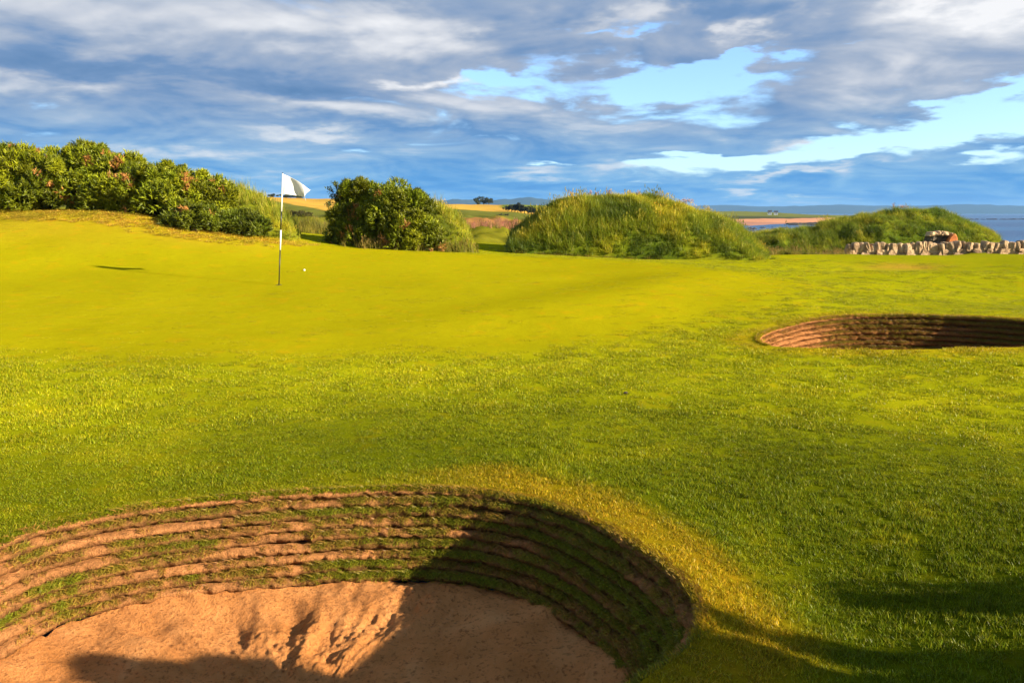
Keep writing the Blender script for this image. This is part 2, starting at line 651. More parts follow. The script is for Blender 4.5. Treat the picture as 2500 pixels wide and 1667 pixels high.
# ------------------------------------------------------------------ the lie of the land
ctrl = []
for (px, py, z) in rim1_src:
    x, y = on_z(px, py, z)
    ctrl.append((x, y, z))
ctrl += [(-0.25, 2.05, .05), (-1.0, 1.75, .0), (-1.9, 1.9, -.02), (-2.7, 2.5, -.02), (-3.1, 3.4, -.02)]
for v in rim2_3d[::1] + rim2n_3d[::1]:
    ctrl.append(tuple(v))
ctrl += [(7.75, 9.8, .5)]
for a in [
    (1250, 1000, 7.05), (500, 1000, 7.1), (0, 1000, 7.1), (2000, 1000, 7.0), (2480, 1000, 6.9),
    (600, 850, 9.7), (100, 850, 9.7), (1250, 850, 9.8), (1650, 850, 9.7), (1700, 770, 12.0),
    (681, 695, 15.0), (0, 700, 14.4), (1250, 700, 14.2), (1600, 700, 14.5), (330, 700, 14.6),
    (743, 662, 16.6), (200, 655, 16.7), (1250, 652, 18.4), (1250, 662, 17.4), (1650, 645, 19.3), (1650, 664, 17.4), (1450, 690, 15.2),
    (0, 600, 18.2), (300, 612, 18.0), (0, 525, 21.0), (160, 519, 21.2), (310, 524, 21.2), (450, 560, 20.6), (600, 588, 20.5),
    (760, 600, 21.5), (1000, 612, 21.3), (1200, 618, 22.5), (1500, 632, 23.6), (1750, 634, 23.8), (1400, 626, 23.0),
    (1900, 622, 25.5), (2100, 611, 27.0), (2300, 610, 26.0), (2480, 610, 25.0),
    (2000, 668, 20.3), (2300, 672, 20.0), (2480, 666, 19.6), (2150, 640, 23.5), (2400, 636, 23.0),
    (1900, 688, 17.4), (2150, 696, 17.4), (2480, 690, 17.0), (2250, 722, 14.9), (2480, 732, 14.2), (2100, 740, 13.4), (2400, 750, 12.8),
    (2000, 1250, 4.95), (2450, 1250, 4.75), (2000, 1500, 3.72), (2450, 1500, 3.5), (2200, 1660, 3.0), (2480, 1660, 2.9),
]:
    v = at(*a)
    ctrl.append(tuple(v))
ctrl += [(0, 0, .18), (3, 0, .3), (-3, 0, .1), (0, -6, .3), (8, -4, .6), (-8, -4, .4), (12, 4, .7), (-10, 3, .35), (-16, 10, 1.0), (13, 9, .9),
         (-26, 18, 2.2), (-20, 24, 2.3), (-13, 26, 1.8), (-6, 27, 1.1), (0, 28, .72), (6, 29, .35), (13, 31, .2), (20, 29, .4), (24, 18, 1.0),
         (-30, 0, 1.5), (30, 0, 1.2), (0, -30, .6), (-20, -20, 1.0), (20, -20, 1.0)]
CT = np.array(ctrl)


def _phi(r2):
    return 0.5 * r2 * np.log(r2 + 1e-9)


_n = len(CT)
_d2 = ((CT[:, None, :2] - CT[None, :, :2]) ** 2).sum(-1)
_A = np.zeros((_n + 3, _n + 3))
_A[:_n, :_n] = _phi(_d2) + np.eye(_n) * 0.003
_A[:_n, _n] = 1
_A[:_n, _n + 1:] = CT[:, :2]
_A[_n:, :_n] = _A[:_n, _n:].T
_W = np.linalg.solve(_A, np.r_[CT[:, 2], 0, 0, 0])

FAR_D = np.log([30, 40, 60, 100, 150, 200, 300, 450, 600, 700, 800, 1000, 1200, 1400, 1600, 2600])
FAR_C = [-2500, 0, 640, 800, 1080, 1230, 1330, 1500, 1680, 1790, 2000, 2090, 2500, 6000]


def zpix(py, d):
    return at(1250, py, d).z


_L = lambda pairs: [(math.log(d), (zpix(py, d) if py is not None else z)) for (d, py, z) in pairs]


def column(pairs):
    q = _L(pairs)
    return np.interp(FAR_D, [a for a, b in q], [b for a, b in q])


sea_far = [(900, None, -8.5), (2600, None, -9)]
_cols = [
    column([(30, None, 2.0), (60, None, 2.5), (200, None, 5), (600, None, 14), (2600, None, 8)]),
    column([(30, None, 1.6), (60, None, 1.6), (200, None, 4), (500, 482, 0), (900, None, 10), (2600, None, 4)]),
    column([(30, 566, 0), (50, 548, 0), (120, 519, 0), (250, 503, 0), (480, 480, 0), (900, None, 10), (2600, None, 2)]),
    column([(30, 572, 0), (50, 552, 0), (120, 524, 0), (250, 511, 0), (480, 484, 0), (900, None, 10), (2600, None, 2)]),
    column([(30, 590, 0), (42, 574, 0), (60, 551, 0), (100, 533, 0), (250, 518, 0), (560, 498, 0), (900, None, 8), (2600, None, 0)]),
    column([(30, 592, 0), (42, 575, 0), (60, 552, 0), (100, 535, 0), (280, 522, 0), (600, 500, 0), (900, None, 8), (2600, None, 0)]),
    column([(30, 595, 0), (42, 578, 0), (60, 556, 0), (100, 540, 0), (300, 527, 0), (450, 512, 0), (620, 500, 0), (900, None, 6), (2600, None, -2)]),
    column([(30, None, .4), (60, None, .2), (100, None, -.5), (200, None, -1), (400, None, 1), (700, 511, 0), (1100, None, 4), (2600, None, -3)]),
    column([(30, None, .3), (60, None, -1), (100, None, -4), (200, None, -7.6), (400, None, -8), (620, None, -6.0), (800, None, -4), (1250, 514, 0), (1700, None, 2), (2600, None, -6)]),
    column([(30, None, .2), (60, None, -1.6), (100, None, -5), (150, None, -8), (400, None, -8.5), (610, None, -7.0), (800, None, -4.2), (1000, None, -2.0), (1400, 516, 0), (1700, None, 2), (2600, None, -7)]),
    column([(30, None, .2), (60, None, -1.6), (100, None, -5), (150, None, -8), (400, None, -8.5), (720, None, -7.1), (1000, None, -3.6), (1200, None, -1.2), (1500, 524, 0), (1700, None, -2), (2600, None, -8)]),
    column([(30, None, .15), (60, None, -2), (100, None, -5), (150, None, -8), (600, None, -9), (1400, None, -8.2), (1500, None, -3.5), (1650, None, -4), (2600, None, -9)]),
    column([(30, None, .3), (60, None, -2), (100, None, -5), (150, None, -8), (600, None, -9), (2600, None, -10)]),
    column([(30, None, .6), (60, None, 0), (100, None, -3), (150, None, -8), (600, None, -9), (2600, None, -10)]),
]
FAR_Z = np.array(_cols)
FAR_AZ = np.array([math.atan((c - 1250) / F / math.cos(PITCH)) for c in FAR_C])
FAR_AZ[0], FAR_AZ[-1] = -1.5, 1.5


def far_z(x, y):
    azv = np.clip(np.arctan2(x, y), FAR_AZ[0], FAR_AZ[-1])
    ld = np.clip(np.log(np.maximum(np.where(np.abs(azv) < 0.9, y, np.hypot(x, y) * .65), 1.0)), FAR_D[0], FAR_D[-1])
    i = np.clip(np.searchsorted(FAR_AZ, azv) - 1, 0, len(FAR_AZ) - 2)
    u = (azv - FAR_AZ[i]) / (FAR_AZ[i + 1] - FAR_AZ[i])
    u = u * u * (3 - 2 * u)
    j = np.clip(np.searchsorted(FAR_D, ld) - 1, 0, len(FAR_D) - 2)
    v = (ld - FAR_D[j]) / (FAR_D[j + 1] - FAR_D[j])
    return (FAR_Z[i, j] * (1 - u) + FAR_Z[i + 1, j] * u) * (1 - v) + (FAR_Z[i, j + 1] * (1 - u) + FAR_Z[i + 1, j + 1] * u) * v


def ground_z(x, y):
    x = np.asarray(x, float)
    y = np.asarray(y, float)
    sh = x.shape
    x = x.ravel()
    y = y.ravel()
    z = np.empty_like(x)
    for ch in np.array_split(np.arange(len(x)), max(1, len(x) // 20000)):
        d2 = (x[ch, None] - CT[None, :, 0]) ** 2 + (y[ch, None] - CT[None, :, 1]) ** 2
        z[ch] = _phi(d2) @ _W[:_n] + _W[_n] + _W[_n + 1] * x[ch] + _W[_n + 2] * y[ch]
    r = np.hypot(x, y)
    z += 0.022 * fbm(x * 0.55, y * 0.55, 3, 2) * sstep(5.5, 9, r)
    # swales and ridges of the links: a rise right of the green, a ridge and a hollow below the wall
    e1 = (x - (-1.2 + (y - 12.0) * 0.80)) * 0.78
    z += 0.17 * sstep(-0.3, 2.0, e1) * (1 - sstep(2.6, 8.5, e1)) * sstep(10.5, 13.0, y) * (1 - sstep(18.5, 21.0, y))
    sd_ = sstep(4.5, 8.0, x)
    z += sd_ * (0.16 * np.exp(-((y - 17.0 + .12 * (x - 8)) / 0.9) ** 2) - 0.16 * np.exp(-((y - 19.6 + .1 * (x - 8)) / 1.1) ** 2))
    z += 0.05 * fbm(x * 0.35, y * 0.6, 2, 61) * sstep(7.5, 10, r)
    z += 0.05 * fbm(x * 1.1, y * 1.1, 3, 66) * sstep(7, 10, x) * sstep(13, 15, y)
    w = sstep(26.5, 34.0, r)
    fz = far_z(x, y)
    fz = fz + fbm(x / r.clip(1) * 40, np.log(r.clip(1)) * 6, 3, 5) * 0.012 * r.clip(0, 60)
    z = z * (1 - w) + fz * w
    return z.reshape(sh)


def gz(x, y):
    return float(ground_z(np.array([x]), np.array([y]))[0])


# ------------------------------------------------------------------ turf colour by place (the grass itself differs)
C_FORE = np.array((0.142, 0.182, 0.004))
C_MID = np.array((0.268, 0.292, 0.004))
C_GREEN = np.array((0.315, 0.302, 0.003))
C_DRY = np.array((0.410, 0.285, 0.008))
C_BANK = np.array((0.375, 0.280, 0.012))


def green_mask(x, y):
    e = ((x + 4.2) / 9.8) ** 2 + ((y - 15.6) / 6.6) ** 2
    return 1 - sstep(0.75, 1.15, e + 0.15 * fbm(x * .4, y * .4, 2, 8))


def lawn_tint(x, y):
    x = np.asarray(x, float)
    y = np.asarray(y, float)
    r = np.hypot(x, y)
    n = fbm(x * 0.8, y * 0.8, 4, 21)
    n2 = fbm(x * 2.6, y * 2.6, 3, 33)
    c = lerp(np.broadcast_to(C_FORE, x.shape + (3,)), C_MID, sstep(4.4, 9.4, r + 1.2 * n - 0.10 * x))
    c = lerp(c, C_GREEN, green_mask(x, y))
    c = lerp(c, C_MID * np.array((1.15, 0.97, 1.0)), sstep(0.2, 0.6, n2 + n * .6) * 0.35)
    # dry ring of turf along the bunker edge
    d1 = dist_to(C1, x, y).reshape(x.shape)
    side = sstep(-0.6, 0.7, x + 0.30 * (y - 3.6))
    ring = (1 - sstep(0.16 + 0.14 * side, 0.40 + 0.24 * side, d1 + 0.14 * n2)) * (0.15 + 0.85 * side)
    c = lerp(c, C_DRY, ring * 0.72)
    d2 = dist_to(C2, x, y).reshape(x.shape)
    c = lerp(c, C_DRY, (1 - sstep(0.1, 0.5, d2 + 0.2 * n2)) * 0.45)
    bank = sstep(17.6, 19.6, y + 0.6 * n) * sstep(-5.0, -7.5, x) * (1 - sstep(23.5, 26, y))
    c = lerp(c, C_BANK, bank * (0.55 + 0.5 * n2).clip(0, 1))
    # brown scuffed patch on the far right bank
    sc_ = np.exp(-((x - 10.9) / 0.9) ** 2 - ((y - 22.3) / 0.7) ** 2)
    c = lerp(c, np.array((0.42, 0.24, 0.03)), (sc_ * (0.6 + n2 * 1.2)).clip(0, .8))
    return c * (1 + (0.16 * n + 0.14 * n2) * (1 - 0.5 * green_mask(x, y)))[..., None]


def far_tint(x, y):
    r = np.hypot(x, y)
    d = y
    px = 1250 + F * (x / np.maximum(y, .1)) * math.cos(PITCH)
    n = fbm(px / 60, np.log(r.clip(1)) * 9, 3, 41)
    c = np.broadcast_to(np.array((0.17, 0.165, 0.012)), x.shape + (3,)).copy()
    c = lerp(c, np.array((0.30, 0.15, 0.045)), sstep(46, 54, d + 8 * n) * (1 - sstep(85, 100, d)) * sstep(900, 1080, px) * (1 - sstep(1240, 1300, px)))
    c = lerp(c, np.array((0.115, 0.125, 0.020)), sstep(90, 105, d) * (1 - sstep(250, 290, d)))
    pxe = px + 20 * n
    gold = sstep(285, 300, d) * (1 - sstep(560, 600, d)) * sstep(1000, 1010, pxe) * (1 - sstep(1240, 1246, px + (d - 400) * 0.06))
    gold2 = sstep(190 + (800 - px) * 0.9, 205 + (800 - px) * 0.9, d) * (px < 900)
    gold3 = sstep(300, 306, d) * (1 - sstep(340, 345, d)) * sstep(1240, 1244, px) * (1 - sstep(1390, 1400, px))
    g_ = np.clip(gold + gold2 + gold3, 0, 1)
    c = lerp(c, np.array((0.50, 0.30, 0.045)), g_)
    c = lerp(c, np.array((0.14, 0.17, 0.015)), sstep(395, 405, d) * (px > 1225) * (px < 1660))
    # headland beyond the bay: dune grass, then pink sand
    hl = (px > 1600) & (d > 520)
    c[hl] = (0.14, 0.15, 0.02)
    scrub = hl & (d > 830) & (d < 1010)
    c[scrub] = (0.07, 0.075, 0.02)
    bch = (px > 1650) & (px < 2150) & (d > 540) & (d < 800 + (px - 1790) * 0.85 + 30 * n)
    c[bch] = (0.52, 0.25, 0.13)
    wet = bch & (d < 700)
    c[wet] = (0.34, 0.18, 0.12)
    return c * (1 + 0.25 * n)[..., None]


# ------------------------------------------------------------------ the ground: one sheet with two bunker holes
def build_ground():
    pts = []
    for r in np.geomspace(0.5, 30, 150):
        m = int(2 * math.pi / 0.032)
        for k in range(m):
            a = 2 * math.pi * (k + 0.5 * (int(r * 977) % 2)) / m
            pts.append((r * math.sin(a), r * math.cos(a)))
    for r in np.geomspace(30.8, 2600, 190):
        for a in np.r_[np.linspace(-1.5, -0.66, 14, endpoint=False), np.linspace(-0.66, 0.66, 190), np.linspace(0.7, 1.5, 14)]:
            pts.append((r * math.sin(a), r * math.cos(a)))
    pts = np.array(pts)
    keep = np.ones(len(pts), bool)
    for c, m in ((C1, 0.03), (C2, 0.05)):
        keep &= ~inside(c, pts[:, 0], pts[:, 1])
        keep &= dist_to(c, pts[:, 0], pts[:, 1], 1.0) > m
    pts = pts[keep]
    extra = []
    edges = []
    base = len(pts)
    off = base
    for c in (C1, C2):
        n = len(c)
        extra.append(c)
        edges += [(off + i, off + (i + 1) % n) for i in range(n)]
        off += n
    allp = np.vstack([pts] + extra)
    vo, eo, fo, *_ = geometry.delaunay_2d_cdt([Vector(p) for p in allp], edges, [], 0, 1e-7)
    v = np.array([(p.x, p.y) for p in vo])
    f = np.array([t for t in fo if len(t) == 3])
    cen = v[f].mean(1)
    bad = inside(C1, cen[:, 0], cen[:, 1]) | inside(C2, cen[:, 0], cen[:, 1])
    # drop long slivers across the open back
    e = v[f]
    mx = np.linalg.norm(e - np.roll(e, 1, 1), axis=2).max(1)
    bad |= mx > (0.5 + 0.35 * np.hypot(cen[:, 0], cen[:, 1]))
    f = f[~bad]
    z = ground_z(v[:, 0], v[:, 1])
    col = lawn_tint(v[:, 0], v[:, 1])
    # thatch and soil show between the longer blades of the semi-rough
    col = col * (0.58 + 0.42 * sstep(5.0, 8.5, np.hypot(v[:, 0], v[:, 1])))[:, None] * np.array((1.0, 0.93, 1.0))
    w = sstep(26, 33, np.hypot(v[:, 0], v[:, 1]))
    col = lerp(col, far_tint(v[:, 0], v[:, 1]), w)
    me = mesh_np('ground', np.c_[v, z], f, col)
    o = link('ground', me, M['ground'])
    tag(o, 'mown golf links turf rolling back to distant fields and headland', 'ground', kind='structure')
    return o


build_ground()

# the sea
SEA_Z = -7.0
bm = bmesh.new()
bmesh.ops.create_circle(bm, cap_ends=True, segments=96, radius=30000)
me = bpy.data.meshes.new('sea')
bm.to_mesh(me)
bm.free()
sea = link('sea', me, M['sea'])
sea.location = (0, 0, SEA_Z)
tag(sea, 'deep blue sea filling the bay beyond the dunes', 'sea', kind='structure')


# distant hills across the water
def hill_range(name, pts, d, depth, label):
    """a ridge with real depth: crest line given by pixels, slopes falling to the sea in front and behind"""
    xs = np.linspace(pts[0][0], pts[-1][0], 160)
    ys = np.interp(xs, [p[0] for p in pts], [p[1] for p in pts])
    V, Fc = [], []
    m = 13
    for i, (px, py) in enumerate(zip(xs, ys)):
        top = at(px, py, d)
        h = top.z - SEA_Z + 8
        for k in range(m):
            u = k / (m - 1) * 2 - 1
            f = (0.5 + 0.5 * math.cos(math.pi * u)) ** 0.8
            nz = 1 + 0.10 * float(fbm(px / 23.0, u * 3.0, 3, 3))
            V.append((top.x * (1 + u * depth / d * 0.5), d + u * depth, SEA_Z - 8 + h * f * nz))
    for i in range(len(xs) - 1):
        for k in range(m - 1):
            a = i * m + k
            Fc.append((a, a + m, a + m + 1, a + 1))
    o = link(name, mesh_np(name, V, Fc), M['hill'])
    tag(o, label, 'hills', kind='structure')
    return o


hill_range('hills', [(850, 506), (1000, 499), (1085, 491), (1105, 486), (1130, 488), (1180, 490), (1215, 488), (1260, 484), (1295, 481), (1330, 486),
                     (1380, 491), (1480, 497), (1600, 506), (1750, 522)], 7000, 1100, 'blue distant hills showing above the golden fields')
hill_range('far_coast', [(1500, 520), (1620, 505), (1760, 501), (1900, 504), (2050, 500), (2200, 503), (2350, 499), (2500, 502), (2700, 500), (3000, 508), (3300, 522)],
           9500, 1200, 'low blue coastline across the sea')


# ------------------------------------------------------------------ grass blades
def blade_arrays(n, radius, lmin, lmax, width, lean, segs, droop=0.3, rs=None, colvar=0.3, square=False, dirbias=None):
    rs = rs or RNG
    a = rs.rand(n) * 2 * math.pi
    rr = radius * np.sqrt(rs.rand(n))
    bx, by = rr * np.cos(a), rr * np.sin(a)
    if square:
        bx, by = (rs.rand(n) * 2 - 1) * radius, (rs.rand(n) * 2 - 1) * radius
    L = lmin + (lmax - lmin) * rs.rand(n) ** 1.5
    th = rs.rand(n) * 2 * math.pi
    ln = lean * rs.rand(n) ** 0.7
    dx, dy = np.cos(th) * ln, np.sin(th) * ln
    if dirbias is not None:
        dx += dirbias[0]
        dy += dirbias[1]
    dz = np.ones(n)
    nm = np.sqrt(dx * dx + dy * dy + 1)
    dx, dy, dz = dx / nm, dy / nm, dz / nm
    wa = rs.rand(n) * math.pi
    wx, wy = np.cos(wa), np.sin(wa)
    V = np.zeros((n, 2 * segs + 1, 3))
    for k in range(segs + 1):
        t = k / segs
        bend = droop * t * t
        cx = bx + L * (dx * t + dx * bend)
        cy = by + L * (dy * t + dy * bend)
        cz = L * (dz * t - 0.35 * bend * np.hypot(dx, dy) * 2)
        w = width * (1 - t ** 1.6) * 0.5 * (0.7 + 0.6 * rs.rand(n))
        if k < segs:
            V[:, 2 * k] = np.c_[cx - wx * w, cy - wy * w, cz]
            V[:, 2 * k + 1] = np.c_[cx + wx * w, cy + wy * w, cz]
        else:
            V[:, 2 * k] = np.c_[cx, cy, cz]
    T = []
    for k in range(segs - 1):
        a0 = 2 * k
        T += [(a0, a0 + 1, a0 + 3), (a0, a0 + 3, a0 + 2)]
    a0 = 2 * (segs - 1)
    T += [(a0, a0 + 1, a0 + 2)]
    T = np.array(T)
    m = V.shape[1]
    Fc = (T[None] + (np.arange(n) * m)[:, None, None]).reshape(-1, 3)
    b = 1 + colvar * (rs.rand(n) * 2 - 1)
    hue = rs.rand(n)
    c = np.c_[b * (0.9 + 0.45 * hue ** 2), b, b * (1.0 + hue)]
    straw = rs.rand(n) < 0.03
    c[straw] = np.array((1.9, 1.5, 4.0))
    c = np.repeat(c, m, 0)
    return V.reshape(-1, 3), Fc, c


def tuft_proto(name, mat, **kw):
    v, f, c = blade_arrays(**kw)
    me = mesh_np(name, v, f, c, smooth=False)
    me.materials.append(mat)
    return bpy.data.objects.new(name, me)     # prototype only, never linked to the scene


def scatter(name, protos, P_, rot, scl, tint, parent=None):
    """a point cloud mesh that grows tufts with geometry nodes (uncountable grass)"""
    n = len(P_)
    me = bpy.data.meshes.new(name)
    me.vertices.add(n)
    me.vertices.foreach_set('co', np.ascontiguousarray(P_, dtype=np.float32).ravel())
    for nm, arr, typ, key in (('rot', rot, 'FLOAT_VECTOR', 'vector'), ('scl', scl, 'FLOAT_VECTOR', 'vector')):
        a = me.attributes.new(nm, typ, 'POINT')
        a.data.foreach_set(key, np.ascontiguousarray(arr, dtype=np.float32).ravel())
    a = me.attributes.new('tint', 'FLOAT_COLOR', 'POINT')
    c4 = np.ones((n, 4), dtype=np.float32)
    c4[:, :3] = tint
    a.data.foreach_set('color', c4.ravel())
    a = me.attributes.new('pick', 'INT', 'POINT')
    a.data.foreach_set('value', RNG.randint(0, len(protos), n).astype(np.int32))
    me.update()
    o = bpy.data.objects.new(name, me)
    COL.objects.link(o)
    if parent is not None:
        o.parent = parent
    ng = bpy.data.node_groups.new(name, 'GeometryNodeTree')
    ng.interface.new_socket('Geometry', in_out='INPUT', socket_type='NodeSocketGeometry')
    ng.interface.new_socket('Geometry', in_out='OUTPUT', socket_type='NodeSocketGeometry')
    N = ng.nodes
    Lk = ng.links
    gi = N.new('NodeGroupInput')
    go = N.new('NodeGroupOutput')
    m2p = N.new('GeometryNodeMeshToPoints')
    Lk.new(gi.outputs[0], m2p.inputs['Mesh'])
    jn = N.new('GeometryNodeJoinGeometry')

    def named(nm, dt):
        q = N.new('GeometryNodeInputNamedAttribute')
        q.data_type = dt
        q.inputs['Name'].default_value = nm
        return q.outputs['Attribute']
    for i, pr in enumerate(protos):
        oi = N.new('GeometryNodeObjectInfo')
        oi.inputs['Object'].default_value = pr
        ip = N.new('GeometryNodeInstanceOnPoints')
        Lk.new(m2p.outputs[0], ip.inputs['Points'])
        Lk.new(oi.outputs['Geometry'], ip.inputs['Instance'])
        cmp_ = N.new('FunctionNodeCompare')
        cmp_.data_type = 'INT'
        cmp_.operation = 'EQUAL'
        Lk.new(named('pick', 'INT'), cmp_.inputs[2])
        cmp_.inputs[3].default_value = i
        Lk.new(cmp_.outputs[0], ip.inputs['Selection'])
        e2r = N.new('FunctionNodeEulerToRotation')
        Lk.new(named('rot', 'FLOAT_VECTOR'), e2r.inputs[0])
        Lk.new(e2r.outputs[0], ip.inputs['Rotation'])
        Lk.new(named('scl', 'FLOAT_VECTOR'), ip.inputs['Scale'])
        Lk.new(ip.outputs[0], jn.inputs[0])
    Lk.new(jn.outputs[0], go.inputs[0])
    md = o.modifiers.new('grow', 'NODES')
    md.node_group = ng
    o['kind'] = 'stuff'
    return o


def wedge_points(r0, r1, density, half=0.95):
    """random points on the ground in front of the photographer, density per square metre"""
    area = half * (r1 * r1 - r0 * r0)
    n = int(area * density)
    r = np.sqrt(r0 * r0 + (r1 * r1 - r0 * r0) * RNG.rand(n))
    a = (RNG.rand(n) * 2 - 1) * half
    return r * np.sin(a), r * np.cos(a)


turf = [tuft_proto('turf_tuft', M['turf'], n=46, radius=0.045, lmin=0.012, lmax=0.034, width=0.0042, lean=0.9, segs=2, colvar=0.45) for _ in range(4)]
turf_c = [tuft_proto('turf_tuft_wide', M['turf'], n=120, radius=0.11, lmin=0.012, lmax=0.030, width=0.0075, lean=0.9, segs=1, colvar=0.40) for _ in range(3)]


def lawn_scatter(name, r0, r1, density, protos, size, label):
    x, y = wedge_points(r0, r1, density)
    ok = ~inside(C1, x, y) & ~inside(C2, x, y)
    x, y = x[ok], y[ok]
    gm = green_mask(x, y)
    d1 = dist_to(C1, x, y)
    nn = fbm(x * 1.3, y * 1.3, 3, 51)
    keep = (RNG.rand(len(x)) > gm * 0.85)
    x, y, gm, nn, d1 = x[keep], y[keep], gm[keep], nn[keep], d1[keep]
    r = np.hypot(x, y)
    z = ground_z(x, y) - 0.003
    h = size * (1.0 + 0.55 * nn) * (1 - 0.6 * gm) * (1 - 0.45 * sstep(r1 * .7, r1, r))
    h *= 0.75 + 0.25 * sstep(0.1, 0.5, d1)
    n = len(x)
    scl = np.c_[np.full(n, 1.0), np.full(n, 1.0), h * (0.8 + 0.5 * RNG.rand(n))]
    rot = np.c_[np.zeros(n), np.zeros(n), RNG.rand(n) * 6.28]
    t = lawn_tint(x, y) * (0.80 + 0.5 * RNG.rand(n))[:, None]
    o = scatter(name, protos, np.c_[x, y, z], rot, scl, t)
    tag(o, label, 'grass')
    return o


lawn_scatter('short_grass', 1.5, 7.2, 430, turf, 1.12, 'short mown grass blades around the large foreground bunker')
lawn_scatter('fairway_grass', 7.0, 15.0, 70, turf_c, 1.0, 'close mown fairway grass between the two bunkers')
lawn_scatter('fairway_grass', 14.5, 26.0, 26, turf_c, 0.85, 'distant mown fairway grass on the rise below the stone wall')


# ------------------------------------------------------------------ bunkers
def make_bunker(name, C, Ln, nl, h, setback, lip, label, sand_drop, seed, res_sand, greens, group=None, th_col=(0.20, 0.115, 0.026), tuft_cols=((0.31, 0.19, 0.022), (0.19, 0.215, 0.008))):
    n = len(C)
    c0 = C.mean(0)
    root = empty(name, (c0[0], c0[1], 0))
    tag(root, label, 'bunker', group)
    tg = np.roll(C, -1, 0) - np.roll(C, 1, 0)
    tg /= np.linalg.norm(tg, axis=1)[:, None]
    nrm = np.c_[-tg[:, 1], tg[:, 0]]
    if ((c0 - C) * nrm).sum() < 0:
        nrm = -nrm
    for _ in range(30):
        nrm = (np.roll(nrm, 1, 0) + nrm + np.roll(nrm, -1, 0)) / 3
    nrm /= np.linalg.norm(nrm, axis=1)[:, None]
    rz = ground_z(C[:, 0], C[:, 1])
    for _ in range(12):
        rz = (np.roll(rz, 1) + rz + np.roll(rz, -1)) / 3
    s_arc = np.arange(n) * Ln / n
    base = rz.min() * 0.4 + rz.mean() * 0.6
    tuft_p, tuft_w, tuft_t = [], [], []
    for k in range(nl):
        f = k / nl
        # the courses level out towards the floor
        top = rz * (1 - f) + base * f - lip - k * h
        ins = 0.012 + k * setback
        ph = seed * 3 + k * 7.7
        big = 0.012 * fbm(s_arc * 2.0, np.full(n, ph), 3, seed) * 2
        fine = 0.013 * fbm(s_arc * 16.0, np.full(n, ph + 40), 3, seed) * 2
        wob = 0.007 * fbm(s_arc * 3.5, np.full(n, ph + 80), 3, seed) * 2
        prof = [(-setback - 0.05, 0.002, 0), (-0.014, 0.002, .5), (0.010, -0.005, 1), (0.020, -h * 0.22, 1.1), (0.019, -h * 0.48, 1.0), (0.008, -h * 0.72, .7), (-0.024, -h * 0.86, .4), (-0.045, -h * 1.05, 0)]
        if k == 0:
            prof[0] = (-0.045, -0.03, 0)
            prof[1] = (-0.014, -0.001, 0)
            prof[2] = (0.004, -0.010, .6)
            top = top - 0.02 * sstep(0.2, 0.6, nrm[:, 1])
        ring = []
        col = []
        gn = fbm(s_arc * 1.6, np.full(n, ph + 9), 4, seed + 2) + fbm(s_arc * 7, np.full(n, ph), 2, seed + 5) * .5
        gsel = greens(C, k / (nl - 1.0), gn)
        sandc = np.array((0.62, 0.270, 0.095))
        soil = np.array((0.15, 0.07, 0.027))  # brown soil, darkened to stand for the shade in the gaps under ledges
        thatch = np.array(th_col)
        for j, (a, b, w) in enumerate(prof):
            rag = 0.020 * fbm(s_arc * 26.0, np.full(n, ph + j * 1.3), 2, seed + 70)
            i_ = ins + a + (big + fine * (1 if 0 < j < 5 else .3) + rag) * w
            z_ = top + b + wob * (1.0 if j < 4 else .6) * (1 if k or j > 2 else 0) + (0.016 * fbm(s_arc * 14.0, np.full(n, ph + j * 2.1), 3, seed + 77) if k or j > 1 else 0)
            q = C + nrm * i_[:, None]
            ring.append(np.c_[q, z_])
            face = [0.0, 0.0, 0.0, 0.12, 0.70, 1.0, 1.0, 1.0][j]
            cc = lerp(lerp(np.broadcast_to(sandc, (n, 3)), thatch, gsel), soil, np.full(n, face) * (0.75 + 0.2 * gsel))
            col.append(cc * (1 + .35 * fbm(s_arc * 5, np.full(n, ph + j * .6), 3, seed + 9))[:, None])
        V = np.stack(ring, 1).reshape(-1, 3)
        V[:, 0] -= c0[0]
        V[:, 1] -= c0[1]
        Cc = np.stack(col, 1).reshape(-1, 3)
        m = len(prof)
        i = np.arange(n)
        Q = []
        for j in range(m - 1):
            a = i * m + j
            b = ((i + 1) % n) * m + j
            Q.append(np.c_[a, b, b + 1, a + 1])
        me = mesh_np('turf_layer', V, np.concatenate(Q), Cc)
        link('turf_layer', me, M['sod'], root)
        # sprouting grass on each ledge
        cnt = int(Ln * 270)
        u = RNG.rand(cnt) * n
        iu = u.astype(int) % n
        gs = gsel[iu]
        kp = RNG.rand(cnt) < (0.04 + 0.96 * gs)
        iu = iu[kp]
        jj = RNG.rand(len(iu))
        ii = ins + 0.012 - 0.035 * jj + (big[iu] + fine[iu])
        q = C[iu] + nrm[iu] * ii[:, None] + (RNG.rand(len(iu), 2) - .5) * 0.02
        tuft_p.append(np.c_[q, top[iu] + wob[iu] - 0.5 * h * (RNG.rand(len(iu)) < .10)])
        tuft_w.append(nrm[iu])
        tb = lerp(np.array(tuft_cols[0]), np.array(tuft_cols[1]), np.clip(gs[kp] * 1.2 - .2 + (RNG.rand(len(iu)) - .5) * .5, 0, 1))
        tuft_t.append(tb * (0.7 + 0.6 * RNG.rand(len(iu)))[:, None])
    # turf hanging over the lip
    cnt = int(Ln * 260)
    iu = RNG.randint(0, n, cnt)
    iu = iu[nrm[iu, 1] < 0.35]
    cnt = len(iu)
    q = C[iu] + nrm[iu] * (RNG.rand(cnt, 1) * 0.045 - 0.035)
    tuft_p.append(np.c_[q, rz[iu] - 0.006])
    tuft_w.append(nrm[iu])
    tuft_t.append(lawn_tint(q[:, 0], q[:, 1]) * (0.6 + 0.6 * RNG.rand(cnt))[:, None])
    tp = np.concatenate(tuft_p)
    tw = np.concatenate(tuft_w)
    ttn = np.concatenate(tuft_t)
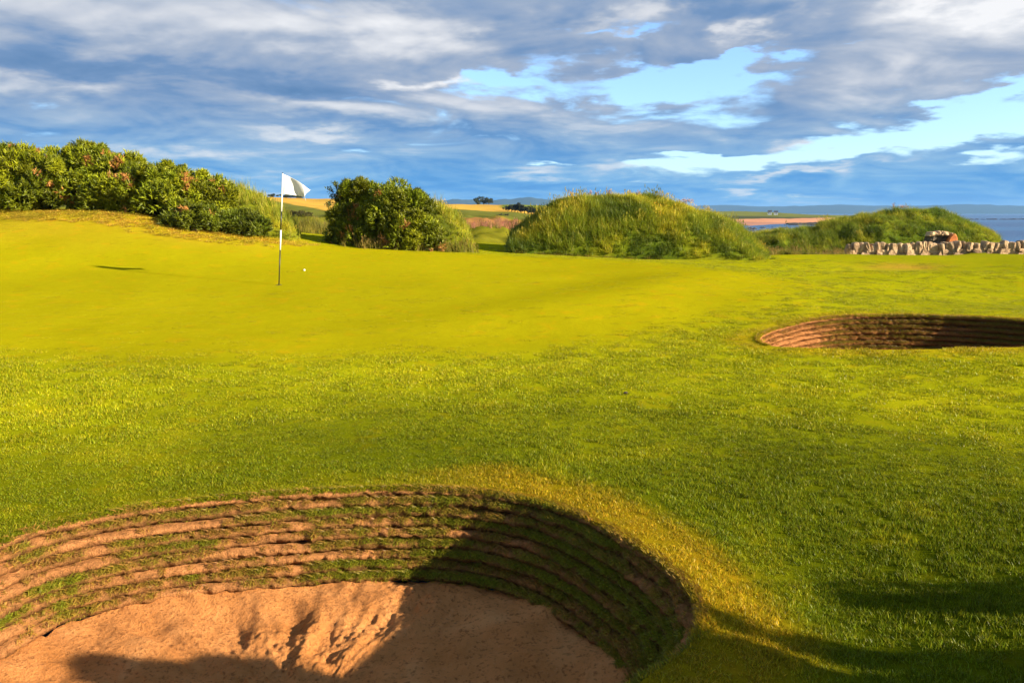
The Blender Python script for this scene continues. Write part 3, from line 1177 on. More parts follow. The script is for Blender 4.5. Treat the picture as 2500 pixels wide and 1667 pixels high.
    tp[:, 0] -= c0[0]
    tp[:, 1] -= c0[1]
    m = len(tp)
    ang = np.arctan2(tw[:, 1], tw[:, 0])
    lean = 0.5 + 0.5 * RNG.rand(m)
    rot = np.c_[np.zeros(m), lean, ang]          # tilt about y then turn: leans inwards
    scl = np.c_[np.ones(m), np.ones(m), 0.7 + 0.7 * RNG.rand(m)]
    g_ = scatter('sprouting_grass', ledge, tp, rot, scl, ttn, root)
    # sand floor
    na, nr = res_sand
    idx = np.linspace(0, n, na, endpoint=False)
    th = np.unwrap(np.arctan2(C[:, 1] - c0[1], C[:, 0] - c0[0]))
    ia = idx.astype(int) % n
    zb = (rz * 0.0 + base) - lip - nl * h
    insf = nl * setback - 0.03
    edge = C[ia] + nrm[ia] * insf
    rho = 1 - np.linspace(0, 1, nr) ** 1.25
    sa = s_arc[ia]
    V = []
    for j, rr in enumerate(rho):
        q = c0 + (edge - c0) * rr
        dd = (1 - rr) * np.linalg.norm(edge - c0, axis=1)     # distance in from the wall
        bowl = -sand_drop * (1 - rr ** 2.2)
        x, y = q[:, 0], q[:, 1]
        # washed runnels straight down the slope from the wall
        run = fbm(th[ia] * 9 + 1.2 * fbm(x * 2, y * 2, 2, 4), dd * 1.6 + 3, 3, seed + 31)
        lump = fbm(x * 2.2, y * 2.2, 3, seed + 41)
        lump2 = fbm(x * 9, y * 9, 3, seed + 47)
        tiny = fbm(x * 30, y * 30, 2, seed + 53)
        grit = sstep(-.1, .35, fbm(x * 1.6, y * 1.6, 2, seed + 90))
        dz = 0.035 * run * sstep(0.05, 0.3, dd) * (1 - sstep(0.7, 1.3, dd)) + 0.07 * lump * sstep(0.02, 0.3, dd) + (0.008 + 0.034 * grit) * lump2 + (0.004 + 0.018 * grit) * tiny
        edgew = 0.045 * fbm(sa * 3, np.full(na, 2.0), 3, seed + 61) * (1 - sstep(0, 0.3, dd)) * 2
        z = zb[ia] + bowl + dz + edgew + 0.03
        V.append(np.c_[x - c0[0], y - c0[1], z])
    V = np.stack(V, 0)
    V[-1] = V[-1].mean(0)
    V = V.reshape(-1, 3)
    i = np.arange(na)
    Q = []
    for j in range(nr - 1):
        a = j * na + i
        b = j * na + (i + 1) % na
        Q.append(np.c_[a, b, b + na, a + na])
    link('sand_floor', mesh_np('sand_floor', V, np.concatenate(Q)), M['sand'], root)
    return root


ledge = [tuft_proto('ledge_tuft', M['turf'], n=16, radius=0.02, lmin=0.015, lmax=0.042, width=0.0040, lean=1.1, segs=2, droop=0.8, colvar=0.45) for _ in range(3)]


def greens1(C, f, gn):
    x = C[:, 0]
    y = C[:, 1]
    side = sstep(-2.6, 0.6, x)
    b = 0.04 + 0.70 * side + 0.32 * f * (1 - side) - 0.25 * (f < .12)
    return np.clip(b + gn * 1.25, 0, 1)


def greens2(C, f, gn):
    b = -0.05 + 0.95 * sstep(4.0, 4.7, C[:, 0])
    return np.clip(b + gn * 0.9, 0, 1)


make_bunker('sand_bunker', C1, L1, 9, 0.0600, 0.0335, 0.004, 'large stepped-turf pot bunker with orange sand floor', 0.13, 3, (760, 150), greens1)
make_bunker('sand_bunker', C2, L2, 9, 0.062, 0.03, 0.004, 'smaller bunker whose sand floor is hidden behind its grassy lip', 0.15, 8, (240, 40), greens2, None, (0.32, 0.145, 0.035), ((0.34, 0.17, 0.03), (0.21, 0.17, 0.012)))


# ------------------------------------------------------------------ flagstick, flag, hole, ball
def cyl(name, p0, p1, r0, r1, mat, parent, seg=14):
    v, q = tube([p0, Vector(p0).lerp(Vector(p1), .5), p1], [r0, (r0 + r1) / 2, r1], seg)
    v = list(map(tuple, v))
    f = [tuple(a) for a in q]
    f.append(tuple(range(seg))[::-1])
    f.append(tuple(range(len(v) - seg, len(v))))
    me = bpy.data.meshes.new(name)
    me.from_pydata(v, [], f)
    for p in me.polygons:
        p.use_smooth = len(p.vertices) == 4
    return link(name, me, mat, parent)


pb = at(681, 695, 15.0)
pb.z = gz(pb.x, pb.y)
ptop = at(690.3, 421, 15.02)
flagstick = empty('flagstick', pb)
tag(flagstick, 'black and white banded golf flagstick with white flag on the green', 'flagstick')
axis = ptop - pb


def along(py):
    return axis * ((695 - py) / (695 - 421.0))


cyl('pole_band', along(697), along(608.5), 0.0105, 0.0110, M['black'], flagstick)
cyl('pole_band', along(608.5), along(560), 0.0135, 0.0135, M['white'], flagstick)
cyl('pole_band', along(560), along(515), 0.0118, 0.0118, M['black'], flagstick)
cyl('pole_band', along(515), along(424.5), 0.0140, 0.0125, M['white'], flagstick)
cyl('tip', along(424.5), along(421), 0.010, 0.004, M['black'], flagstick)
cup = bpy.data.meshes.new('hole_cup')
bm = bmesh.new()
bmesh.ops.create_cone(bm, segments=28, radius1=0.054, radius2=0.054, depth=0.004, cap_ends=True)
bm.to_mesh(cup)
bm.free()
co = link('hole_cup', cup, M['black'], flagstick)
co.location = (0, 0, 0.005)


def flag_mesh():
    """a square of cloth: hoist on the pole, fly end sagging with one deep diagonal fold"""
    nu, nv = 46, 34
    top = along(425.0)
    bot = along(472.5)
    s = 15.0 / F
    V = []
    # outline in pixels relative to hoist top (690,425)
    top_px = [(0, 0), (12, 5.0), (24, 10.5), (36, 17), (48, 26), (58, 35), (61, 37)]
    bot_px = [(-1.5, 47.5), (10, 48.5), (22, 50), (34, 51.5), (44, 52.5), (50, 57), (53, 63)]
    tk = np.linspace(0, 1, len(top_px))
    for i in range(nu):
        u = i / (nu - 1)
        tx, tz = np.interp(u, tk, [p[0] for p in top_px]), np.interp(u, tk, [p[1] for p in top_px])
        bx, bz = np.interp(u, tk, [p[0] for p in bot_px]), np.interp(u, tk, [p[1] for p in bot_px])
        for j in range(nv):
            v = j / (nv - 1)
            # the belly of the cloth: fly edge curls back then hangs
            curl = max(0.0, u - 0.72) / 0.28
            x = tx * (1 - v) + bx * v - 7.0 * curl * math.sin(math.pi * v) ** 1.2
            z = tz * (1 - v) + bz * v
            # depth away from the viewer: diagonal fold
            fold = u - (0.20 + 0.28 * v)
            dep = 0.10 * u + 0.05 * math.exp(-(fold / 0.16) ** 2) * u ** 0.3 - 0.20 * max(0, fold) * (0.5 + .5 * v)
            dep += 0.20 * max(0, u - (0.62 + 0.25 * v)) * (1.3 - v)
            dep += 0.006 * math.sin(14 * u + 5 * v)
            p = Vector((x * s, dep, -z * s))
            V.append(tuple(top + p))
    Fq = [(i * nv + j, (i + 1) * nv + j, (i + 1) * nv + j + 1, i * nv + j + 1) for i in range(nu - 1) for j in range(nv - 1)]
    me_ = mesh_np('flag', V, Fq)
    return me_


fl = link('flag', flag_mesh(), M['flag'], flagstick)
md = fl.modifiers.new('cloth', 'SOLIDIFY')
md.thickness = 0.0015

# golf ball with dimples
bp = at(743, 662.5, 16.6)
bm = bmesh.new()
bmesh.ops.create_icosphere(bm, subdivisions=4, radius=0.0214)
dirs = []
for i in range(180):
    y_ = 1 - 2 * (i + .5) / 180
    a_ = i * 2.39996
    rr_ = math.sqrt(1 - y_ * y_)
    dirs.append(Vector((rr_ * math.cos(a_), rr_ * math.sin(a_), y_)))
for v in bm.verts:
    nv_ = v.co.normalized()
    k_ = max(nv_.dot(d_) for d_ in dirs)
    a_ = math.acos(min(1, k_))
    if a_ < 0.09:
        v.co -= nv_ * 0.0005 * (1 - (a_ / 0.09) ** 2)
me = bpy.data.meshes.new('golf_ball')
bm.to_mesh(me)
bm.free()
for p in me.polygons:
    p.use_smooth = True
ball = link('golf_ball', me, M['white'])
ball.location = (bp.x, bp.y, gz(bp.x, bp.y) + 0.0212)
tag(ball, 'small white golf ball lying on the green past the flagstick', 'golf ball')

# dark clod on the fairway
cp_ = at(1527, 962, 7.55)
bm = bmesh.new()
bmesh.ops.create_icosphere(bm, subdivisions=3, radius=1.0)
for v in bm.verts:
    k_ = 1 + 0.5 * float(fbm(v.co.x * 2 + 3, v.co.y * 2 + v.co.z, 3, 4))
    v.co = Vector((v.co.x * 0.020 * k_, v.co.y * 0.016 * k_, v.co.z * 0.011 * k_))
me = bpy.data.meshes.new('soil_clod')
bm.to_mesh(me)
bm.free()
clod = link('soil_clod', me, M['dark_stone'])
clod.location = (cp_.x, cp_.y, gz(cp_.x, cp_.y) + 0.022)
tag(clod, 'tiny dark clod of soil alone on the open fairway', 'clod')


# ------------------------------------------------------------------ long grass and mounds
long_t = [tuft_proto('long_tuft', M['rough'], n=34, radius=0.10, lmin=0.10, lmax=0.34, width=0.013, lean=0.75, segs=3, droop=0.55, colvar=0.35) for _ in range(4)]
tall_t = [tuft_proto('tall_tuft', M['rough'], n=26, radius=0.09, lmin=0.18, lmax=0.48, width=0.011, lean=0.35, segs=3, droop=0.4, colvar=0.35) for _ in range(3)]


def seed_heads(n, radius, lmin, lmax):
    v, f, c = blade_arrays(n, radius, lmin, lmax, 0.006, 0.3, 3, 0.35)
    V, Fc, Cc = [v], [f], [np.tile((1.5, 1.2, 3.0), (len(v), 1))]
    off = len(v)
    tips = v.reshape(n, -1, 3)[:, -1]
    for t in tips:
        for k in range(3):
            a = RNG.rand() * 6.28
            w = 0.012
            q = np.array([t + (math.cos(a) * w, math.sin(a) * w, -0.05), t + (-math.cos(a) * w, -math.sin(a) * w, -0.05), t + (0, 0, 0.03)])
            V.append(q)
            Fc.append(np.array([[off, off + 1, off + 2]]))
            Cc.append(np.tile((1.6, 1.2, 4.0), (3, 1)))
            off += 3
    me_ = mesh_np('seed_tuft', np.concatenate(V), np.concatenate(Fc), np.concatenate(Cc), False)
    me_.materials.append(M['rough'])
    return bpy.data.objects.new('seed_tuft', me_)


seed_t = [seed_heads(9, 0.09, 0.25, 0.5) for _ in range(2)]


class Mound:
    """heightfield dome following a skyline given in pixels at distance d"""

    def __init__(self, sky_px, d, front, back, shape=0.75, seed=1):
        self.p = [at(px, py, d) for px, py in sky_px]
        self.xs = np.array([p.x for p in self.p])
        self.zs = np.array([p.z for p in self.p])
        self.d, self.f, self.b, self.s, self.seed = d, front, back, shape, seed

    def z(self, x, y):
        g0 = ground_z(x, y)
        k = np.asarray(x) * self.d / np.asarray(y)         # follow rays so the skyline keeps its shape
        crest = np.interp(k, self.xs, self.zs, left=-9, right=-9)
        gd = ground_z(k, np.full_like(k, self.d))
        v = np.where(y < self.d, (self.d - y) / self.f, (y - self.d) / self.b)
        prof = np.clip(1 - np.abs(v) ** 2.1, 0, 1) ** self.s
        hgt = np.maximum(crest - gd, 0)
        ends = sstep(self.xs[0], self.xs[0] + .25, k) * sstep(self.xs[-1], self.xs[-1] - .25, k)
        lum = 0.10 * fbm(x * 1.4, y * 1.4, 3, self.seed) * hgt * prof
        return g0 * 1.0 + (hgt * prof * ends + lum), hgt * prof * ends


def mound_obj(name, md_, label, tint_fn, dens, lean_dir=(-.12, .0), protos=None, size=1.0, seeds=0.04):
    nx, ny = 120, 60
    x0, x1 = md_.xs[0] - .3, md_.xs[-1] + .3
    y0, y1 = md_.d - md_.f - .1, md_.d + md_.b + .1
    gx, gy = np.meshgrid(np.linspace(x0, x1, nx), np.linspace(y0, y1, ny))
    gx = gx * gy / md_.d
    z, h = md_.z(gx, gy)
    z = np.where(h < 0.02, z - 0.06, z)
    V = np.c_[gx.ravel(), gy.ravel(), z.ravel()]
    i, j = np.meshgrid(np.arange(nx - 1), np.arange(ny - 1))
    a = (j * nx + i).ravel()
    Q = np.c_[a, a + 1, a + 1 + nx, a + nx]
    hq = h.ravel()[Q].max(1)
    Q = Q[hq > 0.01]
    col = tint_fn(gx.ravel(), gy.ravel(), z.ravel()) * 0.5
    o = link(name, mesh_np(name, V, Q, col), M['mound'])
    tag(o, label, 'mound', kind='structure')
    # grass
    n = int((x1 - x0) * (y1 - y0) * dens)
    x = x0 + (x1 - x0) * RNG.rand(n)
    y = y0 + (y1 - y0) * RNG.rand(n)
    x = x * y / md_.d
    z, h = md_.z(x, y)
    k = h > 0.03
    x, y, z, h = x[k], y[k], z[k], h[k]
    n = len(x)
    nn = fbm(x * 1.8, y * 1.8, 3, md_.seed + 5)
    sc_ = size * (0.75 + 0.9 * nn + 0.3 * RNG.rand(n)) * sstep(0.0, 0.3, h + .12)
    sc_ = np.clip(sc_, 0.25, 1.8)
    scl = np.c_[np.ones(n), np.ones(n), sc_]
    rot = np.c_[(RNG.rand(n) - .5) * .5 + lean_dir[1], (RNG.rand(n) - .5) * .5 + lean_dir[0], RNG.rand(n) * .001]
    pick_tint = tint_fn(x, y, z) * (0.7 + 0.6 * RNG.rand(n))[:, None]
    sd_ = RNG.rand(n) < seeds
    scatter('long_grass', protos or long_t, np.c_[x, y, z - .02][~sd_], rot[~sd_], scl[~sd_], pick_tint[~sd_], o)
    if sd_.any():
        scatter('seed_grass', seed_t, np.c_[x, y, z - .02][sd_], rot[sd_], scl[sd_], pick_tint[sd_] * 1.1, o)
    return o


def tint_mound(base=(0.165, 0.205, 0.008), hi=(0.28, 0.275, 0.010), seed=3, lo=(0.085, 0.125, 0.008)):
    base, hi, lo = [tuple(1.45 * q for q in t_) for t_ in (base, hi, lo)]

    def fn(x, y, z):
        n = fbm(x * 1.1, y * 1.1 + z, 3, seed)
        m = fbm(x * 3.3, y * 3.3 + z * 2, 2, seed + 4)
        c = lerp(np.broadcast_to(np.array(base), x.shape + (3,)), np.array(hi), sstep(-.1, .5, n + .6 * m))
        return lerp(c, np.array(lo), sstep(.05, .5, -n + .5 * m))
    return fn


mA = Mound([(1238, 600), (1252, 572), (1290, 548), (1330, 522), (1365, 500), (1400, 492), (1480, 490), (1545, 485), (1580, 490), (1620, 500), (1680, 514), (1740, 534),
            (1790, 556), (1825, 582), (1845, 610), (1880, 622)], 25.6, 2.1, 3.0, 0.62, 2)
mound_obj('grass_mound', mA, 'broad shaggy green mound with dry stalks along its crest', tint_mound(), 170)
mB = Mound([(1790, 600), (1830, 578), (1900, 570), (1985, 563), (2010, 548), (2060, 537), (2110, 532), (2180, 524), (2235, 519), (2290, 521), (2330, 531), (2380, 553), (2420, 575), (2450, 596)],
           37.5, 4.0, 4.0, 0.7, 5)
mound_obj('grass_mound', mB, 'windswept dark green mound rising behind the stone wall', tint_mound((0.12, 0.16, 0.008), (0.20, 0.21, 0.008), 9, (0.07, 0.115, 0.008)), 55, (-.5, 0), size=1.1, seeds=.01)
mC = Mound([(440, 505), (500, 445), (540, 455), (580, 470), (620, 483), (655, 500), (690, 525), (715, 552), (735, 580)], 23.4, 1.6, 2.2, 0.7, 7)
mound_obj('grass_mound', mC, 'pale green tall-grass mound at the end of the long gorse bank', tint_mound((0.17, 0.19, 0.008), (0.27, 0.26, 0.01), 13, (0.11, 0.135, 0.008)), 75, protos=tall_t + long_t, size=.95)
mD = Mound([(845, 590), (900, 560), (960, 520), (1040, 508), (1075, 508), (1105, 522), (1130, 548), (1150, 578), (1160, 604)], 24.0, 1.7, 2.2, 0.6, 11)
mound_obj('grass_mound', mD, 'grassy mound under the round gorse clump beside the flag', tint_mound((0.16, 0.18, 0.008), (0.26, 0.25, 0.01), 17, (0.09, 0.11, 0.008)), 75, protos=tall_t + long_t, size=.95)


def grass_band(name, label, pts, width, dens, tint, protos, size=1.0):
    """a strip of rough grass following points on the ground (pixel, distance)"""
    P_ = np.array([(at(px, 600, d).x, d) for px, d in pts])
    out = []
    for a, b in zip(P_[:-1], P_[1:]):
        n = max(1, int(np.linalg.norm(b - a) * width * dens))
        t = RNG.rand(n, 1)
        out.append(a + (b - a) * t + (RNG.rand(n, 2) - .5) * width)
    q = np.concatenate(out)
    x, y = q[:, 0], q[:, 1]
    n = len(x)
    z = ground_z(x, y) - .01
    nn = fbm(x * 1.5, y * 1.5, 3, 5)
    scl = np.c_[np.ones(n), np.ones(n), np.clip(size * (.8 + nn + .4 * RNG.rand(n)), .2, 2)]
    rot = np.c_[(RNG.rand(n) - .5) * .4, (RNG.rand(n) - .5) * .4 - .1, RNG.rand(n) * .001]
    tn = lerp(np.broadcast_to(np.array(tint[0]), (n, 3)), np.array(tint[1]), sstep(-.3, .4, nn)) * (.7 + .6 * RNG.rand(n))[:, None]
    o = scatter(name, protos, np.c_[x, y, z], rot, scl, tn)
    tag(o, label, 'grass')
    return o


DRYT = ((0.56, 0.40, 0.03), (0.40, 0.33, 0.015))
grass_band('dry_grass', 'dry yellow grass fringe along the foot of the long gorse bank', [(-150, 21.0), (160, 20.9), (320, 20.7), (420, 20.2), (560, 20.2), (720, 21.6)], 1.5, 60, DRYT, long_t, .20)
grass_band('dry_grass', 'dry straw grass fringe in front of the round gorse clump', [(860, 22.0), (950, 21.9), (1080, 22.0), (1150, 22.5)], .7, 60, ((0.30, 0.21, 0.03), (0.17, 0.17, 0.012)), tall_t + seed_t, .62)
grass_band('mound_fringe', 'tangled grass at the foot of the broad shaggy mound', [(1245, 23.8), (1400, 23.7), (1600, 23.8), (1860, 24.4)], .7, 60, ((0.20, 0.18, 0.015), (0.12, 0.145, 0.008)), long_t, .55)
grass_band('red_rough', 'reddish seeding rough grass between the two middle mounds', [(1040, 50), (1150, 52), (1290, 54)], 14, 6, ((0.34, 0.16, 0.05), (0.24, 0.17, 0.03)), tall_t + seed_t, 1.1)
grass_band('rough_grass', 'golden rough grass behind the gap left of the round gorse clump', [(670, 32), (760, 31), (860, 32)], 6, 22, ((0.22, 0.19, 0.015), (0.14, 0.145, 0.010)), tall_t, 1.1)
grass_band('rough_grass', 'sunlit rough grass between the broad mound and the wall end', [(1835, 26.2), (1900, 27.2), (1990, 28.2), (2060, 29.0)], 1.2, 40, ((0.24, 0.21, 0.02), (0.13, 0.15, 0.01)), long_t + seed_t, .8)


# ------------------------------------------------------------------ gorse
def gorse(base, size, label, group, seed, brown=0.12, dark=0.0, n_s=4200, name='gorse_bush', leaf=0.095, stems=7):
    rs = np.random.RandomState(seed)
    n_s = int(n_s * 1.5)
    a, b, c = size                                    # half width, half depth, height
    root = empty(name, base)
    tag(root, label, 'bush', group)
    nc = 64
    cen, rad = [], []
    for i in range(nc):
        th = rs.rand() * 2 * math.pi
        el_ = math.asin(rs.rand() ** 0.8)
        k = 0.60 + 0.32 * rs.rand()
        cen.append((a * k * math.cos(th) * math.cos(el_), b * k * math.sin(th) * math.cos(el_), c * (0.06 + 0.80 * math.sin(el_) * (0.85 + .25 * rs.rand()))))
        rad.append((0.13 + 0.22 * rs.rand() ** 1.5) * (min(a, b, c * .75) / 1.0) ** .4)
    cen = np.array(cen)
    rad = np.array(rad)
    shade = 0.5 + 0.95 * rs.rand(nc)
    hue = rs.rand(nc)
    for i in range(9):                                # leaders that break the outline
        j_ = rs.randint(nc)
        if cen[j_][2] > c * .45:
            cen[j_] = cen[j_] * np.array((1.06, 1.06, 1.10)) + np.array((0, 0, .05))
            rad[j_] *= .6
    # sprigs on the clump surfaces
    k = rs.randint(0, nc, n_s)
    d = rs.normal(size=(n_s, 3))
    d[:, 2] += 0.35
    d /= np.linalg.norm(d, axis=1)[:, None]
    rr = np.where(rs.rand(n_s) < 0.86, 0.9 + 0.2 * rs.rand(n_s), 0.4 + 0.5 * rs.rand(n_s))
    p = cen[k] + d * (rad[k] * rr)[:, None]
    ok = p[:, 2] > 0.02
    dm = np.full(n_s, 9.0)
    for i in range(nc):
        q = np.linalg.norm(p - cen[i], axis=1) / rad[i]
        dm = np.minimum(dm, np.where(k == i, 9, q))
    ok &= dm > 0.62
    p, d, k, rr = p[ok], d[ok], k[ok], rr[ok]
    n = len(p)
    ax = d * 0.8 + np.array((0, 0, 0.55)) + rs.normal(size=(n, 3)) * 0.28
    ax /= np.linalg.norm(ax, axis=1)[:, None]
    nl = 11
    Ls = leaf * (0.6 + 0.8 * rs.rand(n, nl))
    ld = ax[:, None, :] * (0.5 + 0.6 * rs.rand(n, nl, 1)) + rs.normal(size=(n, nl, 3)) * 0.55
    ld /= np.linalg.norm(ld, axis=2)[..., None]
    sdv = np.cross(ld, rs.normal(size=(n, nl, 3)))
    sdv /= np.linalg.norm(sdv, axis=2)[..., None] + 1e-9
    bp_ = p[:, None, :] + ax[:, None, :] * (leaf * 1.1 * np.linspace(-.6, .6, nl))[None, :, None]
    w = leaf * 0.16
    V = np.stack([bp_ - sdv * w, bp_ + sdv * w, bp_ + ld * Ls[..., None]], 2)
    base_c = np.array((0.125, 0.162, 0.005))
    lit_c = np.array((0.25, 0.258, 0.006))
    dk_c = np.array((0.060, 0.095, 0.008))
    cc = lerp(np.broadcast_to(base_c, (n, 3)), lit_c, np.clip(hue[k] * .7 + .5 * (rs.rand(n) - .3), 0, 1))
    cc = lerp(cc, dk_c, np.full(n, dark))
    cc = cc * (shade[k] * (0.75 + 0.5 * rs.rand(n)))[:, None]
    bn = fbm(p[:, 0] * 1.9 + seed, p[:, 2] * 1.9 + p[:, 1], 3, seed) + 0.10 * (p[:, 2] / c)
    br = (bn > np.quantile(bn, 1 - brown)) & (rs.rand(n) < .75)
    cc[br] = np.array((0.42, 0.20, 0.05)) * (0.6 + 0.7 * rs.rand(br.sum()))[:, None]
    Cc = np.repeat(np.repeat(cc[:, None, :], nl, 1) * (0.8 + 0.4 * rs.rand(n, nl, 1)), 3, 1).reshape(-1, 3)
    V = V.reshape(-1, 3)
    Fc = np.arange(len(V)).reshape(-1, 3)
    link('crown', mesh_np('crown', V, Fc, Cc, False), M['gorse'], root)
    for i in range(stems):
        e = Vector(cen[rs.randint(nc)])
        s0 = Vector((rs.normal() * a * .18, rs.normal() * b * .18, -0.12))
        m1 = s0.lerp(e, .5) + Vector((rs.normal() * .08, rs.normal() * .08, .05))
        v, q = tube([s0, m1, e], [0.035, 0.022, 0.008], 5)
        link('stem', mesh_np('stem', v, q), M['wood'], root)
    return root


def gorse_px(px, base_py, top_py, half_px, d, depth_k, label, group, seed, **kw):
    p = at(px, base_py, d)
    z = gz(p.x, p.y)
    h = at(px, top_py, d).z - z
    w = half_px / F * d
    return gorse((p.x, p.y, z - .05), (w, w * depth_k, h * 1.02), label, group, seed, **kw)


GL = 'gorse bushes on the left bank'
gorse_px(-60, 525, 378, 140, 22.0, .8, 'gorse bush at the end of the bank farthest from the flag', GL, 1, brown=.05)
gorse_px(85, 522, 364, 125, 22.4, .8, 'yellow-green gorse bush beside the tallest one on the bank', GL, 2, brown=.06)
gorse_px(205, 524, 345, 130, 22.6, .8, 'tallest gorse bush on the bank, its top highest against the sky', GL, 3, brown=.04, n_s=4800)
gorse_px(320, 528, 375, 115, 22.4, .8, 'dense gorse bush with a few pink dead tips next to the tallest', GL, 4, brown=.06)
gorse_px(420, 560, 412, 110, 22.0, .8, 'gorse bush with many brown dead patches near the middle of the bank', GL, 5, brown=.09)
gorse_px(505, 575, 430, 85, 22.2, .8, 'brown-topped gorse bush against the pale tall-grass mound', GL, 6, brown=.12)
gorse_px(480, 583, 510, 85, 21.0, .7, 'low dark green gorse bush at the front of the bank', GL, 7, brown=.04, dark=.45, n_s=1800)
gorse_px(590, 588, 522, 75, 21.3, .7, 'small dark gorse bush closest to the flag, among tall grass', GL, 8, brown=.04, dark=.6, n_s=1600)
GR = 'gorse bushes of the round clump'
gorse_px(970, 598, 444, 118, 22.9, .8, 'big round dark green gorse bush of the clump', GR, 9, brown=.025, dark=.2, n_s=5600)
gorse_px(880, 590, 433, 78, 23.2, .8, 'taller scraggly gorse bush with orange dead tips', GR, 10, brown=.14, n_s=3000)
gorse_px(1010, 604, 520, 75, 22.0, .7, 'low leafy gorse bush at the front foot of the clump', GR, 12, brown=.03, n_s=1700)
gorse_px(862, 596, 500, 60, 22.9, .8, 'shaded dark gorse bush at the shadow side of the clump', GR, 13, brown=.03, dark=.6, n_s=1500)  # shaded side of the clump put into a darker foliage colour
GN_ = 'unseen gorse bushes added for their shadows'  # unseen bushes, put in to throw shadow bands across turf and sand
for i, (x_, y_, a_, h_, lb_) in enumerate([
    (2.75, 2.14, .38, 1.22, 'upright gorse bush added out of view to shade the bunker sand'),
    (4.75, 2.70, .30, .82, 'rounded young gorse bush added out of view to shade the foreground turf'),
    (4.4, 2.05, .10, 1.05, 'thin tall gorse seedling added out of view for a shadow band, between the young bush and another seedling'),
    (4.0, 1.55, .10, 1.00, 'thin gorse seedling added out of view for a shadow band, just beyond the upright bush')]):
    gorse((x_, y_, gz(x_, y_) - .04), (a_, a_ * .8, h_), lb_, GN_, 60 + i, brown=.08, n_s=5200 if a_ > .3 else 1500, leaf=.055)
# spindly branch reaching out of the clump
sp = at(840, 490, 23.0)
br_root = empty('bare_branch', sp)
tag(br_root, 'bare spindly branch with leaf tufts sticking out of the round clump', 'branch')
tips = []
parts = []
for (x1_, y1_) in [(803, 462), (817, 448), (812, 480), (828, 470), (822, 494), (800, 500)]:
    e = at(x1_, y1_, 23.0 + random.uniform(-.15, .15)) - sp
    mid = e * .5 + Vector((0.03, 0, -.05))
    parts.append(tube([Vector((0.35, 0, -.15)), mid, e], [0.016, 0.011, 0.006], 5))
    tips += [e, e * .85, mid]
v, q = join_np(parts)
link('twig', mesh_np('twig', v, q), M['wood'], br_root)
vv = []
for e in tips:
    for _ in range(26):
        o_ = e + Vector((random.gauss(0, .035), random.gauss(0, .035), random.gauss(0, .045)))
        dd_ = Vector((random.gauss(0, 1), random.gauss(0, 1), random.gauss(.3, 1))).normalized()
        s_ = dd_.orthogonal().normalized() * .016
        vv += [tuple(o_ - s_), tuple(o_ + s_), tuple(o_ + dd_ * .08)]
link('leaf_tuft', mesh_np('leaf_tuft', np.array(vv), np.arange(len(vv)).reshape(-1, 3), np.tile((0.05, 0.07, 0.012), (len(vv), 1)), False), M['gorse'], br_root)


# ------------------------------------------------------------------ dry stalks on the mounds
def stalk(px, py_top, d, h, label, mound, kindk=0, seed=0):
    rs = random.Random(seed)
    p = at(px, py_top, d)
    x, y = p.x, p.y
    z = float(mound.z(np.array([x]), np.array([y]))[0][0])
    hh = max(h, p.z - z)
    root = empty('dry_stalk', (x, y, z - .03))
    tag(root, label, 'stalk', 'dry stalks on the mounds')
    lean = Vector((rs.uniform(-.06, .06), 0, 0))
    t = Vector((0, 0, hh)) + lean
    v, q = tube([Vector((0, 0, 0)), t * .5 + Vector((.01, 0, 0)), t], [0.014, 0.011, 0.006], 5)
    link('stem', mesh_np('stem', v, q), M['dry'], root)
    V = []
    for i in range(60 if kindk == 0 else 110):
        f = rs.uniform(.45, 1) if kindk == 0 else rs.uniform(.86, 1.0)
        rad = .035 if kindk == 0 else .11
        o_ = t * f + Vector((rs.gauss(0, rad), rs.gauss(0, rad), rs.gauss(0, .03)))
        dd_ = Vector((rs.gauss(0, 1), rs.gauss(0, 1), rs.gauss(.8, 1))).normalized()
        s_ = dd_.orthogonal().normalized() * .012
        V += [tuple(o_ - s_), tuple(o_ + s_), tuple(o_ + dd_ * .055)]
    link('seed_head', mesh_np('seed_head', np.array(V), np.arange(len(V)).reshape(-1, 3), None, False), M['dry'], root)['kind'] = 'stuff'
    return root


for i, (px, py, h, lb, kk) in enumerate([
    (1362, 493, .18, 'short dry stalk lowest on the wooded-field end of the shaggy mound', 0),
    (1398, 478, .30, 'bushy dry stalk second from the field end of the shaggy mound', 0),
    (1437, 478, .30, 'bushy dry stalk third from the field end of the shaggy mound', 0),
    (1458, 477, .25, 'slim dry stalk in the middle of the shaggy mound crest', 0),
    (1488, 476, .25, 'slim dry stalk just before the summit of the shaggy mound', 0),
    (1558, 468, .30, 'tallest lone dry stalk past the summit of the shaggy mound', 0),
    (1672, 500, .28, 'brown umbel seed head on the seaward shoulder of the shaggy mound', 1)]):
    stalk(px, py, 25.4, h, lb, mA, kk, i)
stalk(2183, 503, 37.2, .4, 'dark dead thistle on top of the mound behind the wall', mB, 0, 21)
stalk(2200, 512, 37.2, .3, 'pale dry seed head beside the dead thistle on the mound', mB, 1, 22)


